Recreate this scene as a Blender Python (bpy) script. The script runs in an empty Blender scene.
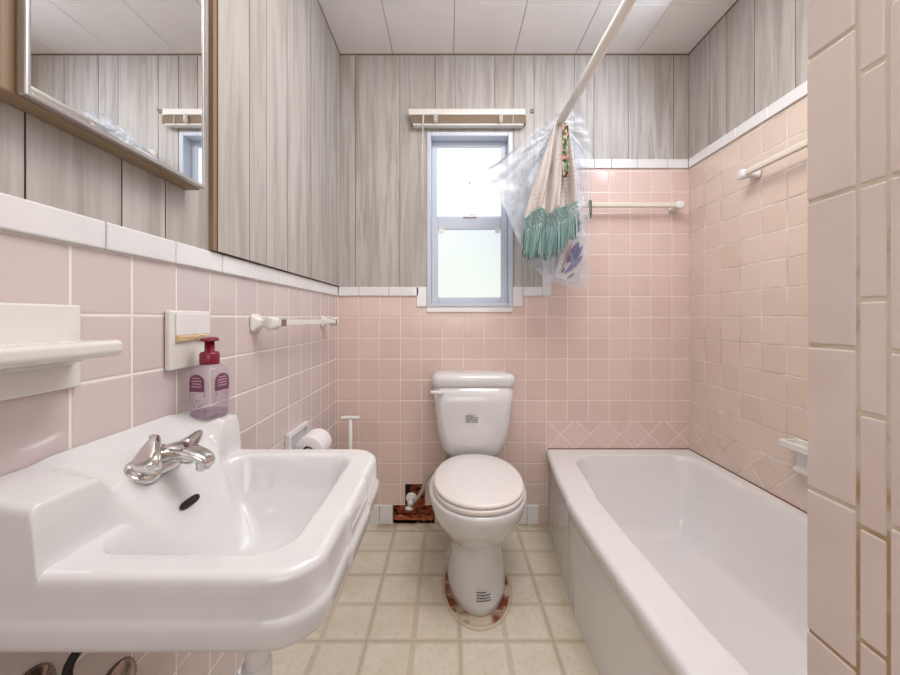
import bpy, bmesh, math, random
from mathutils import Vector, Matrix, noise
random.seed(7)
C = bpy.context.scene.collection
PI = math.pi
sc = bpy.context.scene

# ------------------------------------------------------------------ measures (metres; camera at origin looking +Y)
XL, XR, YB, YF, ZC = -0.584, 1.251, 1.887, -1.15, 2.441
T = 0.1087                      # tile pitch
ZG = 1.0752                     # a horizontal grout line
RIM_T, TRIM_B, TRIM_T = 0.387, 1.184, 1.232
TUBX = 0.506

# ------------------------------------------------------------------ material helpers
def srgb(r, g, b):
    f = lambda c: (c/255/12.92) if c/255 <= 0.04045 else ((c/255+0.055)/1.055)**2.4
    return (f(r), f(g), f(b), 1)

class NT:
    def __init__(s, name):
        s.m = bpy.data.materials.new(name); s.m.use_nodes = True
        s.t = s.m.node_tree; s.n = s.t.nodes; s.l = s.t.links
        s.b = s.n['Principled BSDF']
    def new(s, typ, **k):
        n = s.n.new(typ)
        for a, v in k.items(): setattr(n, a, v)
        return n
    def set(s, sock, v):
        if isinstance(v, bpy.types.NodeSocket): s.l.new(v, sock)
        else: sock.default_value = v
    def math(s, op, a, b=None, c=None, clamp=False):
        n = s.new('ShaderNodeMath', operation=op); n.use_clamp = clamp
        s.set(n.inputs[0], a)
        if b is not None: s.set(n.inputs[1], b)
        if c is not None: s.set(n.inputs[2], c)
        return n.outputs[0]
    def mix(s, f, a, b):
        n = s.new('ShaderNodeMix', data_type='RGBA')
        s.set(n.inputs[0], f); s.set(n.inputs[6], a); s.set(n.inputs[7], b)
        return n.outputs[2]
    def ramp(s, f, stops):
        n = s.new('ShaderNodeValToRGB'); s.l.new(f, n.inputs[0])
        e = n.color_ramp.elements
        while len(e) > 1: e.remove(e[0])
        e[0].position, e[0].color = stops[0]
        for p, c in stops[1:]:
            x = e.new(p); x.color = c
        return n.outputs[0]
    def smooth(s, x, lo, hi, a=0.0, b=1.0):
        n = s.new('ShaderNodeMapRange', interpolation_type='SMOOTHSTEP')
        s.set(n.inputs[0], x); s.set(n.inputs[1], lo); s.set(n.inputs[2], hi); s.set(n.inputs[3], a); s.set(n.inputs[4], b)
        return n.outputs[0]
    def noise(s, vec, scale, detail=4, rough=0.5, dist=0):
        n = s.new('ShaderNodeTexNoise'); n.inputs['Scale'].default_value = scale
        n.inputs['Detail'].default_value = detail; n.inputs['Roughness'].default_value = rough
        n.inputs['Distortion'].default_value = dist
        if vec is not None: s.l.new(vec, n.inputs['Vector'])
        return n.outputs[0]
    def xyz(s):
        g = s.new('ShaderNodeNewGeometry'); sp = s.new('ShaderNodeSeparateXYZ')
        s.l.new(g.outputs['Position'], sp.inputs[0]); return sp.outputs[0], sp.outputs[1], sp.outputs[2], g.outputs['Position']
    def comb(s, x, y, z):
        n = s.new('ShaderNodeCombineXYZ'); s.set(n.inputs[0], x); s.set(n.inputs[1], y); s.set(n.inputs[2], z); return n.outputs[0]
    def bump(s, h, strength, dist, normal=None):
        n = s.new('ShaderNodeBump'); n.inputs['Strength'].default_value = strength; n.inputs['Distance'].default_value = dist
        s.l.new(h, n.inputs['Height'])
        if normal is not None: s.l.new(normal, n.inputs['Normal'])
        return n.outputs[0]
    def P(s, **k):
        for a, v in k.items(): s.set(s.b.inputs[a.replace('_', ' ')], v)

def simple(name, col, rough=0.5, metal=0.0, coat=0.0, **k):
    m = NT(name); m.P(Base_Color=col, Roughness=rough, Metallic=metal)
    m.b.inputs['Coat Weight'].default_value = coat
    # faint mottling so nothing is a flat plastic colour
    x, y, z, p = m.xyz()
    nz = m.noise(p, 23, 4)
    d = tuple(c*0.93 for c in col[:3])+(1,)
    m.P(Base_Color=m.mix(nz, d, col))
    for a, v in k.items(): m.b.inputs[a.replace('_', ' ')].default_value = v
    return m.m

def tile_mat(name, axis, a0, col, col2, grout, grimy=0.3, diag=None, gw=0.0022):
    """glazed 4 1/4 inch wall tile; axis: world axis running along the wall; diag: (min_a, max_z, offset)"""
    m = NT(name); x, y, z, p = m.xyz(); a = x if axis == 'x' else y
    def cell(u, v, pitch):
        fu = m.math('FRACT', u); fv = m.math('FRACT', v)
        du = m.math('SUBTRACT', 0.5, m.math('ABSOLUTE', m.math('SUBTRACT', fu, 0.5)))
        dv = m.math('SUBTRACT', 0.5, m.math('ABSOLUTE', m.math('SUBTRACT', fv, 0.5)))
        d = m.math('MULTIPLY', m.math('MINIMUM', du, dv), pitch)
        iid = m.comb(m.math('FLOOR', u), m.math('FLOOR', v), 3.3)
        return fu, fv, d, iid
    u = m.math('DIVIDE', m.math('SUBTRACT', a, a0), T)
    v = m.math('DIVIDE', m.math('SUBTRACT', z, ZG), T)
    fu, fv, d, iid = cell(u, v, T)
    if diag:
        amin, zmax, off = diag
        aa = m.math('SUBTRACT', a, off); zz = m.math('SUBTRACT', z, RIM_T)
        P2 = T*1.41421
        u2 = m.math('DIVIDE', m.math('ADD', aa, zz), P2); v2 = m.math('DIVIDE', m.math('SUBTRACT', aa, zz), P2)
        fu2, fv2, d2, iid2 = cell(u2, v2, T)
        d2 = m.math('MINIMUM', d2, m.math('ABSOLUTE', m.math('SUBTRACT', z, zmax)))
        sel = m.math('MULTIPLY', m.math('LESS_THAN', z, zmax), m.math('GREATER_THAN', a, amin) if axis == 'x' else 1.0)
        def sw(p0, p1):
            return m.math('ADD', m.math('MULTIPLY', p0, m.math('SUBTRACT', 1.0, sel)), m.math('MULTIPLY', p1, sel))
        fu, fv, d = sw(fu, fu2), sw(fv, fv2), sw(d, d2)
        mx = m.new('ShaderNodeMix', data_type='VECTOR'); m.l.new(sel, mx.inputs[0]); m.l.new(iid, mx.inputs[4]); m.l.new(iid2, mx.inputs[5])
        iid = mx.outputs[1]
    wn = m.new('ShaderNodeTexWhiteNoise', noise_dimensions='3D'); m.l.new(iid, wn.inputs[0])
    sp = m.new('ShaderNodeSeparateColor'); m.l.new(wn.outputs[1], sp.inputs[0])
    r1, r2, r3 = sp.outputs
    g = m.smooth(d, gw*0.45, gw*0.85)          # 0 in grout 1 on tile
    body = m.mix(r1, col, col2)
    nz = m.noise(p, 5, 5)
    body = m.mix(m.math('MULTIPLY', nz, 0.22), body, tuple(c*0.80 for c in col[:3])+(1,))
    gn = m.noise(p, 7, 5, 0.65)
    dirty = m.smooth(gn, 0.60-grimy*0.25, 0.72, 0, grimy)
    gc = m.mix(dirty, grout, srgb(120, 92, 74))
    m.P(Base_Color=m.mix(g, gc, body), Roughness=m.math('ADD', 0.11, m.math('MULTIPLY', m.math('SUBTRACT', 1.0, g), 0.6)))
    m.b.inputs['Specular IOR Level'].default_value = 0.55
    prof = m.smooth(d, 0.0, 0.006)
    tilt = m.math('ADD', m.math('MULTIPLY', m.math('SUBTRACT', r2, 0.5), m.math('MULTIPLY', fu, 0.9)),
                  m.math('MULTIPLY', m.math('SUBTRACT', r3, 0.5), m.math('MULTIPLY', fv, 0.9)))
    wav = m.math('MULTIPLY', m.noise(p, 14, 2), 0.7)
    h = m.math('ADD', m.math('ADD', prof, m.math('MULTIPLY', tilt, g)), wav)
    m.P(Normal=m.bump(h, 0.5, 0.0022))
    return m.m

def wood_mat(name, axis, light, dark, streak):
    m = NT(name); x, y, z, p = m.xyz(); a = x if axis == 'x' else y
    at = m.new('ShaderNodeAttribute', attribute_name='tone'); tone = at.outputs['Fac']
    off = m.math('MULTIPLY', tone, 37.0)
    v = m.comb(m.math('ADD', m.math('MULTIPLY', a, 26.0), off), off, m.math('MULTIPLY', z, 1.6))
    n1 = m.noise(v, 1.0, 6, 0.62, 0.9)
    v2 = m.comb(m.math('ADD', m.math('MULTIPLY', a, 150.0), off), off, m.math('MULTIPLY', z, 5.0))
    n2 = m.noise(v2, 1.0, 3, 0.6)
    v3 = m.comb(m.math('ADD', m.math('MULTIPLY', a, 9.0), off), off, m.math('MULTIPLY', z, 0.9))
    n3 = m.noise(v3, 1.0, 2, 0.5, 1.2)
    c = m.mix(m.smooth(n1, 0.42, 0.66), light, dark)
    c = m.mix(m.smooth(n3, 0.52, 0.72, 0, 0.55), c, streak)
    c = m.mix(m.smooth(n2, 0.5, 0.75, 0, 0.30), c, tuple(q*0.70 for q in dark[:3])+(1,))
    c = m.mix(m.math('MULTIPLY', tone, 0.28), c, dark)
    m.P(Base_Color=c, Roughness=0.48, Normal=m.bump(n2, 0.15, 0.002))
    return m.m

M = {}
M['tile_back'] = tile_mat('glazed pink tile back', 'x', -0.4687, srgb(227,203,194), srgb(220,195,186), srgb(246,235,226), 0.30, diag=(TUBX+0.01, ZG-5*T, TUBX))
M['tile_tub'] = tile_mat('glazed pink tile tub', 'y', 1.774, srgb(224,207,195), srgb(217,199,185), srgb(242,230,220), 0.85, diag=(0, ZG-5*T, YB))
M['tile_left'] = tile_mat('glazed pink tile left', 'y', 0.558, srgb(217,202,199), srgb(208,193,193), srgb(242,237,232), 0.12, gw=0.003)
LW, DW, SW = srgb(191,187,182), srgb(164,158,152), srgb(158,142,122)
M['wood_x'] = wood_mat('whitewashed panel back', 'x', LW, DW, SW)
M['wood_y'] = wood_mat('whitewashed panel side', 'y', LW, DW, srgb(160,150,138))
M['groove'] = simple('dark panel groove', srgb(128,106,88), 0.8)
M['raw'] = simple('raw brown panel edge', srgb(146,118,96), 0.7)
M['white_tile'] = simple('white glazed tile', srgb(234,233,234), 0.12, coat=0.3)
M['grout'] = simple('pale grout', srgb(205,192,180), 0.85)
M['porc'] = simple('white porcelain', srgb(221,220,220), 0.08, coat=0.5)
M['tubp'] = simple('white tub enamel', srgb(232,230,230), 0.14, coat=0.3)
M['cream'] = simple('cream ceramic', srgb(230,227,222), 0.15, coat=0.3)
M['seat'] = simple('cream seat plastic', srgb(234,228,225), 0.22)
M['white_pl'] = simple('white plastic', srgb(232,230,228), 0.3)
M['vinyl'] = simple('white vinyl frame', srgb(200,208,222), 0.3)
M['chrome'] = simple('chrome', srgb(215,212,210), 0.08, 1.0)
M['dirty_chrome'] = simple('tarnished chrome', srgb(168,150,140), 0.2, 1.0)
M['tap'] = simple('worn chrome tap', srgb(222,220,218), 0.13, 1.0)
M['dark'] = simple('dark', srgb(35,28,26), 0.8)
M['rust'] = simple('rusty brown wood', srgb(140,72,44), 0.85)
M['slat'] = simple('taupe blind slat', srgb(150,130,106), 0.5)
M['barpl'] = simple('aged cream plastic', srgb(226,217,202), 0.3)
M['paper'] = simple('toilet paper', srgb(240,238,238), 0.95)
M['card'] = simple('cardboard core', srgb(150,125,100), 0.9)
M['burg'] = simple('burgundy plastic', srgb(128,26,50), 0.25)
M['rod'] = simple('cream rod enamel', srgb(238,234,226), 0.25)
M['ink'] = simple('dark print', srgb(60,62,62), 0.6)
M['green'] = simple('green cord', srgb(50,92,52), 0.6)
M['label'] = simple('plum label', srgb(116,66,90), 0.5)
M['labelink'] = simple('pale label print', srgb(196,160,178), 0.5)
M['hose'] = simple('braided grey hose', srgb(188,182,176), 0.4, 0.4)
M['teal'] = simple('teal cotton', srgb(118,154,152), 0.9)
M['teal2'] = simple('pale teal cotton', srgb(162,188,183), 0.9)
M['purple'] = simple('purple print', srgb(112,92,150), 0.9)
M['orange'] = simple('orange print', srgb(214,128,92), 0.9)
M['caulk'] = simple('aged caulk', srgb(200,186,160), 0.7)

def mirror_mat():
    m = NT('mirror glass'); m.P(Base_Color=(0.88,0.88,0.87,1), Metallic=1.0, Roughness=0.01); return m.m
M['mirror'] = mirror_mat()

def pane_mat(name, top, bot, z0, z1, strength):
    m = NT(name); x, y, z, p = m.xyz()
    f = m.smooth(z, z0, z1)
    c = m.mix(f, bot, top)
    n = m.noise(p, 6, 3); sp = m.noise(p, 260, 2)
    c = m.mix(m.smooth(n, 0.35, 0.7, 0, 0.35), c, (0.86,0.95,0.80,1))
    m.P(Base_Color=(0.15,0.16,0.17,1), Roughness=0.4, Emission_Color=c, Emission_Strength=strength, Normal=m.bump(sp, 0.3, 0.001))
    return m.m
M['pane_up'] = pane_mat('frosted daylight glass upper', (0.84,0.92,1,1), (0.90,0.95,1,1), 1.6, 1.97, 0.80)
M['pane_lo'] = pane_mat('frosted daylight glass lower', (0.80,0.88,0.90,1), (0.84,0.92,0.84,1), 1.18, 1.55, 0.68)

def clear_mat(name, col, fac, rough=0.1):
    m = NT(name); tr = m.new('ShaderNodeBsdfTransparent'); tr.inputs[0].default_value = (1,1,1,1)
    mx = m.new('ShaderNodeMixShader'); x, y, z, p = m.xyz()
    lw = m.new('ShaderNodeLayerWeight'); lw.inputs[0].default_value = 0.35
    f = m.math('ADD', fac, m.math('MULTIPLY', lw.outputs['Facing'], 0.45), clamp=True)
    m.l.new(f, mx.inputs[0]); m.l.new(tr.outputs[0], mx.inputs[1]); m.l.new(m.b.outputs[0], mx.inputs[2])
    m.P(Base_Color=col, Roughness=rough); m.b.inputs['Specular IOR Level'].default_value = 0.8
    m.l.new(mx.outputs[0], m.n['Material Output'].inputs[0]); return m.m
def film_mat():
    m = NT('thin plastic film'); tr = m.new('ShaderNodeBsdfTransparent'); mx = m.new('ShaderNodeMixShader'); x,y,z,p = m.xyz()
    lw = m.new('ShaderNodeLayerWeight'); lw.inputs[0].default_value = .4
    n = m.noise(m.comb(m.math('MULTIPLY',x,2.2),y,z), 9, 3, .5, 1.0)
    f = m.math('ADD', m.math('ADD', .17, m.smooth(n,.48,.66,0,.20)), m.math('MULTIPLY', lw.outputs['Facing'], .5), clamp=True)
    flap = m.smooth(x, .22, .36, .42, 0)
    f = m.math('ADD', f, flap, clamp=True)
    m.l.new(f, mx.inputs[0]); m.l.new(tr.outputs[0], mx.inputs[1]); m.l.new(m.b.outputs[0], mx.inputs[2])
    tr.inputs[0].default_value = (.90,.93,.96,1); m.P(Base_Color=srgb(206,212,221), Roughness=.34, Subsurface_Weight=0.0); m.l.new(mx.outputs[0], m.n['Material Output'].inputs[0])
    return m.m
M['film'] = film_mat()
M['bottle'] = clear_mat('clear mauve bottle', srgb(190,172,186), 0.26, 0.05)
M['acrylic'] = clear_mat('clear acrylic', srgb(225,222,220), 0.45, 0.08)

def floor_mat():
    m = NT('worn vinyl sheet'); x, y, z, p = m.xyz(); s = 0.1545
    def dist(a, a0, pt):
        f = m.math('FRACT', m.math('DIVIDE', m.math('SUBTRACT', a, a0), pt))
        return m.math('MULTIPLY', m.math('SUBTRACT', 0.5, m.math('ABSOLUTE', m.math('SUBTRACT', f, 0.5))), pt)
    dx, dy = dist(x, 0.036, s), dist(y, 1.199, s)
    d = m.math('MINIMUM', dx, dy)
    D = m.math('MINIMUM', dist(x, 0.036, 2*s), dist(y, 1.199, 2*s))
    n1 = m.noise(p, 9, 6, 0.6); n2 = m.noise(p, 60, 4, 0.6)
    base = m.mix(m.smooth(n1, 0.3, 0.7), srgb(220,212,195), srgb(209,200,180))
    base = m.mix(m.smooth(n2, 0.45, 0.8, 0, 0.35), base, srgb(176,162,136))
    dd = m.math('ADD', d, m.math('MULTIPLY', m.math('SUBTRACT', n2, 0.5), 0.004))
    band = m.math('SUBTRACT', 1.0, m.smooth(dd, 0.005, 0.010))
    base = m.mix(m.math('MULTIPLY', band, 0.45), base, srgb(176,162,138))
    edge = m.smooth(m.math('ABSOLUTE', m.math('SUBTRACT', dd, 0.0085)), 0.0008, 0.0024, 0.22, 0)
    base = m.mix(edge, base, srgb(150,132,106))
    seam = m.smooth(D, 0.0004, 0.0012, 0.75, 0)
    base = m.mix(seam, base, srgb(96,80,62))
    # darker towards the tub; grime around the toilet foot
    ex = m.math('DIVIDE', m.math('SUBTRACT', x, 0.110), 0.140); ey = m.math('DIVIDE', m.math('SUBTRACT', y, 1.46), 0.225)
    r = m.math('SQRT', m.math('ADD', m.math('MULTIPLY', ex, ex), m.math('MULTIPLY', ey, ey)))
    rr = m.math('ADD', r, m.math('MULTIPLY', m.math('SUBTRACT', n1, 0.5), 0.07))
    inside = m.smooth(rr, 0.97, 0.99, 1, 0)
    base = m.mix(m.math('MULTIPLY', inside, 0.6), base, srgb(206,190,160))
    ring = m.smooth(m.math('ABSOLUTE', m.math('SUBTRACT', rr, 0.985)), 0.004, 0.022, 0.45, 0)
    base = m.mix(ring, base, srgb(140,118,88))
    ring2 = m.smooth(m.math('ABSOLUTE', m.math('SUBTRACT', rr, 0.90)), 0.004, 0.03, 0.4, 0)
    base = m.mix(ring2, base, srgb(176,150,112))
    sx = m.smooth(m.math('ABSOLUTE', ex), 0.22, 0.40)
    ru = m.math('MULTIPLY', m.math('MULTIPLY', m.smooth(rr, 0.90, 0.95, 1, 0), sx), m.smooth(n1, 0.42, 0.56))
    base = m.mix(ru, base, m.mix(n2, srgb(150,72,38), srgb(96,44,26)))
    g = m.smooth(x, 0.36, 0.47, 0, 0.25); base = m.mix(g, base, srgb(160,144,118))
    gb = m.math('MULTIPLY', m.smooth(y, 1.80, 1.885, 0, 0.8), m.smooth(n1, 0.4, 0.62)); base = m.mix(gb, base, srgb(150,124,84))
    m.P(Base_Color=base, Roughness=m.math('ADD', 0.38, m.math('MULTIPLY', n1, 0.15)), Normal=m.bump(n2, 0.12, 0.002))
    return m.m
M['floor'] = floor_mat()
def ceil_mat():
    m = NT('ceiling board'); x, y, z, p = m.xyz()
    n = m.noise(p, 40, 4); n2 = m.noise(p, 3, 3)
    m.P(Base_Color=m.mix(m.smooth(n2,0.3,0.7), srgb(234,231,229), srgb(226,222,220)), Roughness=0.75, Normal=m.bump(n, 0.15, 0.002)); return m.m
M['ceil'] = ceil_mat()
def bare_mat():
    m = NT('broken open wall'); x, y, z, p = m.xyz()
    v = m.comb(m.math('MULTIPLY', x, 30), m.math('MULTIPLY', y, 30), m.math('MULTIPLY', z, 140)); n = m.noise(v, 1, 4)
    n2 = m.noise(p, 30, 4)
    c = m.mix(m.smooth(n,0.35,0.65), srgb(214,128,86), srgb(150,64,44)); c = m.mix(m.smooth(n2,0.55,0.62), c, srgb(60,26,20))
    m.P(Base_Color=c, Roughness=0.85); return m.m
M['bare'] = bare_mat()
def cloth_mat(name, base, line, scale=60):
    m = NT(name); x, y, z, p = m.xyz()
    w = m.math('SINE', m.math('MULTIPLY', m.math('ADD', z, m.math('MULTIPLY', m.noise(p, 9, 2), 0.05)), scale*6.0))
    n = m.noise(p, 22, 3)
    c = m.mix(m.math('MULTIPLY', m.smooth(w, 0.93, 1.0), m.smooth(n, 0.5, 0.6)), base, line)
    n3 = m.noise(p, 12, 2)
    c = m.mix(m.smooth(n3, 0.5, 0.7, 0, 0.5), c, srgb(206,188,182))
    m.P(Base_Color=c, Roughness=0.9, Normal=m.bump(m.noise(p, 400, 2), 0.2, 0.001)); return m.m
M['cloth'] = cloth_mat('printed cream cloth', srgb(200,191,187), srgb(120,96,100))
def floral_mat():
    m = NT('dark floral print'); x, y, z, p = m.xyz(); v = m.new('ShaderNodeTexVoronoi'); v.inputs['Scale'].default_value = 75; m.l.new(p, v.inputs[0])
    sp = m.new('ShaderNodeSeparateColor'); m.l.new(v.outputs['Color'], sp.inputs[0])
    c = m.ramp(sp.outputs[0], [(0, srgb(40,60,44)), (0.4, srgb(96,122,84)), (0.6, srgb(200,188,168)), (0.85, srgb(200,120,110)), (1.0, srgb(60,40,40))])
    m.P(Base_Color=c, Roughness=0.9); return m.m
M['floral'] = floral_mat()

# ------------------------------------------------------------------ mesh helpers
def link(name, me, mats, parent=None, smooth=True, bevel=0, seg=2, sub=0):
    if not isinstance(mats, (list, tuple)): mats = [mats]
    for q in mats: me.materials.append(q)
    o = bpy.data.objects.new(name, me); C.objects.link(o)
    if parent is not None:
        o.parent = parent; o.matrix_parent_inverse = Matrix.Translation(parent.location).inverted()
    if bevel:
        b = o.modifiers.new('bevel', 'BEVEL'); b.width = bevel; b.segments = seg; b.limit_method = 'ANGLE'; b.angle_limit = 0.6
    if sub:
        s = o.modifiers.new('sub', 'SUBSURF'); s.levels = sub; s.render_levels = sub
    if smooth:
        for f in me.polygons: f.use_smooth = True
        if bevel:
            w = o.modifiers.new('wn', 'WEIGHTED_NORMAL'); w.keep_sharp = True
    return o

def smooth_angle(o, ang=0.6):
    me = o.data; bm = bmesh.new(); bm.from_mesh(me)
    for e in bm.edges:
        if len(e.link_faces) == 2 and e.calc_face_angle(0) > ang: e.smooth = False
    bm.to_mesh(me); bm.free()

class MB:
    """collects geometry for ONE mesh"""
    def __init__(s): s.v = []; s.f = []; s.mi = []; s.tone = []
    def add(s, vs, fs, mi=0, tone=0.0):
        n = len(s.v); s.v += [tuple(p) for p in vs]; s.f += [tuple(i+n for i in f) for f in fs]
        s.mi += [mi]*len(fs); s.tone += [tone]*len(fs); return s
    def box(s, a, b, mi=0, tone=0.0):
        x0, y0, z0 = [min(a[i], b[i]) for i in range(3)]; x1, y1, z1 = [max(a[i], b[i]) for i in range(3)]
        vs = [(x0,y0,z0),(x1,y0,z0),(x1,y1,z0),(x0,y1,z0),(x0,y0,z1),(x1,y0,z1),(x1,y1,z1),(x0,y1,z1)]
        return s.add(vs, [(0,3,2,1),(4,5,6,7),(0,1,5,4),(1,2,6,5),(2,3,7,6),(3,0,4,7)], mi, tone)
    def quad(s, a, b, c, d, mi=0, tone=0.0): return s.add([a,b,c,d], [(0,1,2,3)], mi, tone)
    def loft(s, rings, cap0=True, cap1=True, mi=0, closed=True):
        n = len(rings[0]); vs = [p for r in rings for p in r]; fs = []
        for i in range(len(rings)-1):
            for j in range(n if closed else n-1):
                k = (j+1) % n; fs.append((i*n+j, i*n+k, (i+1)*n+k, (i+1)*n+j))
        if cap0: fs.append(tuple(range(n))[::-1])
        if cap1: fs.append(tuple((len(rings)-1)*n+j for j in range(n)))
        return s.add(vs, fs, mi)
    def tube(s, pts, r, n=14, mi=0, cap=True):
        pts = [Vector(p) for p in pts]; rs = r if isinstance(r, (list, tuple)) else [r]*len(pts)
        rings = []; up = None
        for i, p in enumerate(pts):
            t = (pts[min(i+1, len(pts)-1)]-pts[max(i-1, 0)]).normalized()
            if up is None:
                up = Vector((0,0,1)) if abs(t.z) < 0.9 else Vector((1,0,0))
            a = t.cross(up).normalized(); b = a.cross(t).normalized(); up = b
            rings.append([p+a*math.cos(2*PI*k/n)*rs[i]+b*math.sin(2*PI*k/n)*rs[i] for k in range(n)])
        return s.loft(rings, cap, cap, mi)
    def lathe(s, prof, o, axis=(0,0,1), n=28, mi=0, cap=True):
        ax = Vector(axis).normalized(); u = ax.orthogonal().normalized(); w = ax.cross(u); o = Vector(o)
        rings = [[o+ax*h+u*math.cos(2*PI*k/n)*r+w*math.sin(2*PI*k/n)*r for k in range(n)] for r, h in prof]
        return s.loft(rings, cap, cap, mi)
    def mesh(s, name, recalc=True):
        me = bpy.data.meshes.new(name); me.from_pydata(s.v, [], s.f); me.update()
        if recalc:
            bm = bmesh.new(); bm.from_mesh(me); bmesh.ops.recalc_face_normals(bm, faces=bm.faces); bm.to_mesh(me); bm.free()
        for i, p in enumerate(me.polygons): p.material_index = s.mi[i]
        at = me.attributes.new('tone', 'FLOAT', 'FACE')
        for i, t in enumerate(s.tone): at.data[i].value = t
        return me
    def obj(s, name, mats, parent=None, smooth=True, bevel=0, seg=2, sub=0, sharp=None):
        o = link(name, s.mesh(name), mats, parent, smooth, bevel, seg, sub)
        if sharp: smooth_angle(o, sharp)
        return o

def catmull(pts, n=8):
    pts = [Vector(p) for p in pts]; P = [pts[0]]+pts+[pts[-1]]; out = []
    for i in range(1, len(P)-2):
        for k in range(n):
            t = k/n; a, b, c, d = P[i-1], P[i], P[i+1], P[i+2]
            out.append(0.5*((2*b)+(c-a)*t+(2*a-5*b+4*c-d)*t*t+(3*b-a-3*c+d)*t**3))
    out.append(P[-2]); return out

def sell(cx, cy, hx, hy, z, n=48, e=2.0, hy2=None):
    """superellipse ring; hy toward the back, hy2 toward the front (-y)"""
    r = []
    for k in range(n):
        a = 2*PI*k/n; c, s_ = math.cos(a), math.sin(a)
        x = math.copysign(abs(c)**(2/e), c)*hx; y = math.copysign(abs(s_)**(2/e), s_)
        r.append((cx+x, cy+y*(hy if s_ > 0 else (hy2 or hy)), z))
    return r

def thing(name, label, cat, loc=(0,0,0), group=None):
    o = bpy.data.objects.new(name, None); C.objects.link(o); o.location = loc; o.empty_display_size = 0.05
    o['label'] = label; o['category'] = cat
    if group: o['group'] = group
    bpy.context.view_layer.update(); return o
def tag(o, label, cat, group=None):
    o['label'] = label; o['category'] = cat
    if group: o['group'] = group
    return o
def struct(o): o['kind'] = 'structure'; return o
def sst(t): t = max(0, min(1, t)); return t*t*(3-2*t)

# ------------------------------------------------------------------ the room shell
def rects_minus(r, holes):
    """split rect (a0,b0,a1,b1) into cells outside the holes"""
    A = sorted({r[0], r[2]}|{h[i] for h in holes for i in (0,2) if r[0] < h[i] < r[2]})
    B = sorted({r[1], r[3]}|{h[i] for h in holes for i in (1,3) if r[1] < h[i] < r[3]})
    out = []
    for i in range(len(A)-1):
        for j in range(len(B)-1):
            ca, cb = (A[i]+A[i+1])/2, (B[j]+B[j+1])/2
            if not any(h[0] < ca < h[2] and h[1] < cb < h[3] for h in holes): out.append((A[i], B[j], A[i+1], B[j+1]))
    return out

WX0, WX1, WZ0, WZ1 = -0.115, 0.330, 1.127, 2.036          # window opening
HOLE_A = (-0.229, 0.095, -0.125, 0.2045)                   # missing wall tile
HOLE_B = (-0.292, 0.0, -0.075, 0.095)                      # missing base tiles
win = (WX0, WZ0, WX1, WZ1)
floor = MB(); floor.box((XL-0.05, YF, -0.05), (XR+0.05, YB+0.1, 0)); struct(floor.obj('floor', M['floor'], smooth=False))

# back wall: tiled skin with the two openings
w = MB()
for r in rects_minus((XL-0.05, 0, XR+0.05, ZC+0.02), [win, HOLE_A, HOLE_B]):
    w.quad((r[0],YB,r[1]), (r[2],YB,r[1]), (r[2],YB,r[3]), (r[0],YB,r[3]))
me = w
wb = struct(w.obj('wall_back', M['tile_back'], smooth=False))
rv = MB()                                                   # window reveal
for (a, b) in (((WX0,WZ0),(WX1,WZ0)), ((WX1,WZ0),(WX1,WZ1)), ((WX1,WZ1),(WX0,WZ1)), ((WX0,WZ1),(WX0,WZ0))):
    rv.quad((a[0],YB,a[1]), (b[0],YB,b[1]), (b[0],YB+0.09,b[1]), (a[0],YB+0.09,a[1]))
rv.obj('window_reveal', M['vinyl'], wb, smooth=False)
cv = MB()                                                   # broken opening behind the toilet
for (x0,z0,x1,z1) in (HOLE_A, HOLE_B):
    cv.quad((x0,YB+0.05,z0),(x1,YB+0.05,z0),(x1,YB+0.05,z1),(x0,YB+0.05,z1))
    cv.quad((x0,YB,z0),(x0,YB+0.05,z0),(x0,YB+0.05,z1),(x0,YB,z1)); cv.quad((x1,YB,z0),(x1,YB+0.05,z0),(x1,YB+0.05,z1),(x1,YB,z1))
    cv.quad((x0,YB,z1),(x1,YB,z1),(x1,YB+0.05,z1),(x0,YB+0.05,z1))
cv.quad((-0.3,YB,0.0),(-0.07,YB,0.0),(-0.07,YB+0.05,0.0),(-0.3,YB+0.05,0.0))
cv.box((-0.228,YB+0.02,0.10),(-0.208,YB+0.049,0.203), 1)
cv.box((-0.288,YB+0.012,0.010),(-0.085,YB+0.03,0.03))
cv.obj('wall_opening', [M['bare'], M['dark']], wb, smooth=False)
rub = MB()                                                  # crumbs of plaster and broken tile
for i in range(34):
    a = random.uniform(-0.29,-0.03); b = random.uniform(YB-0.02, YB+0.03) if a < -0.08 else random.uniform(YB-0.02, YB-0.004); r = random.uniform(0.003,0.009)
    q = [Vector((random.uniform(-1,1),random.uniform(-1,1),random.uniform(-.2,1)))*r+Vector((a,b,0.004)) for _ in range(4)]
    rub.add(q, [(0,1,2),(0,2,3),(0,3,1),(1,3,2)], random.randint(0,1))
ro = rub.obj('plaster_rubble', [M['caulk'], M['rust']], smooth=False); ro['kind'] = 'stuff'
tag(ro, 'crumbs of plaster and rust on the floor below the broken wall opening', 'rubble')

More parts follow.
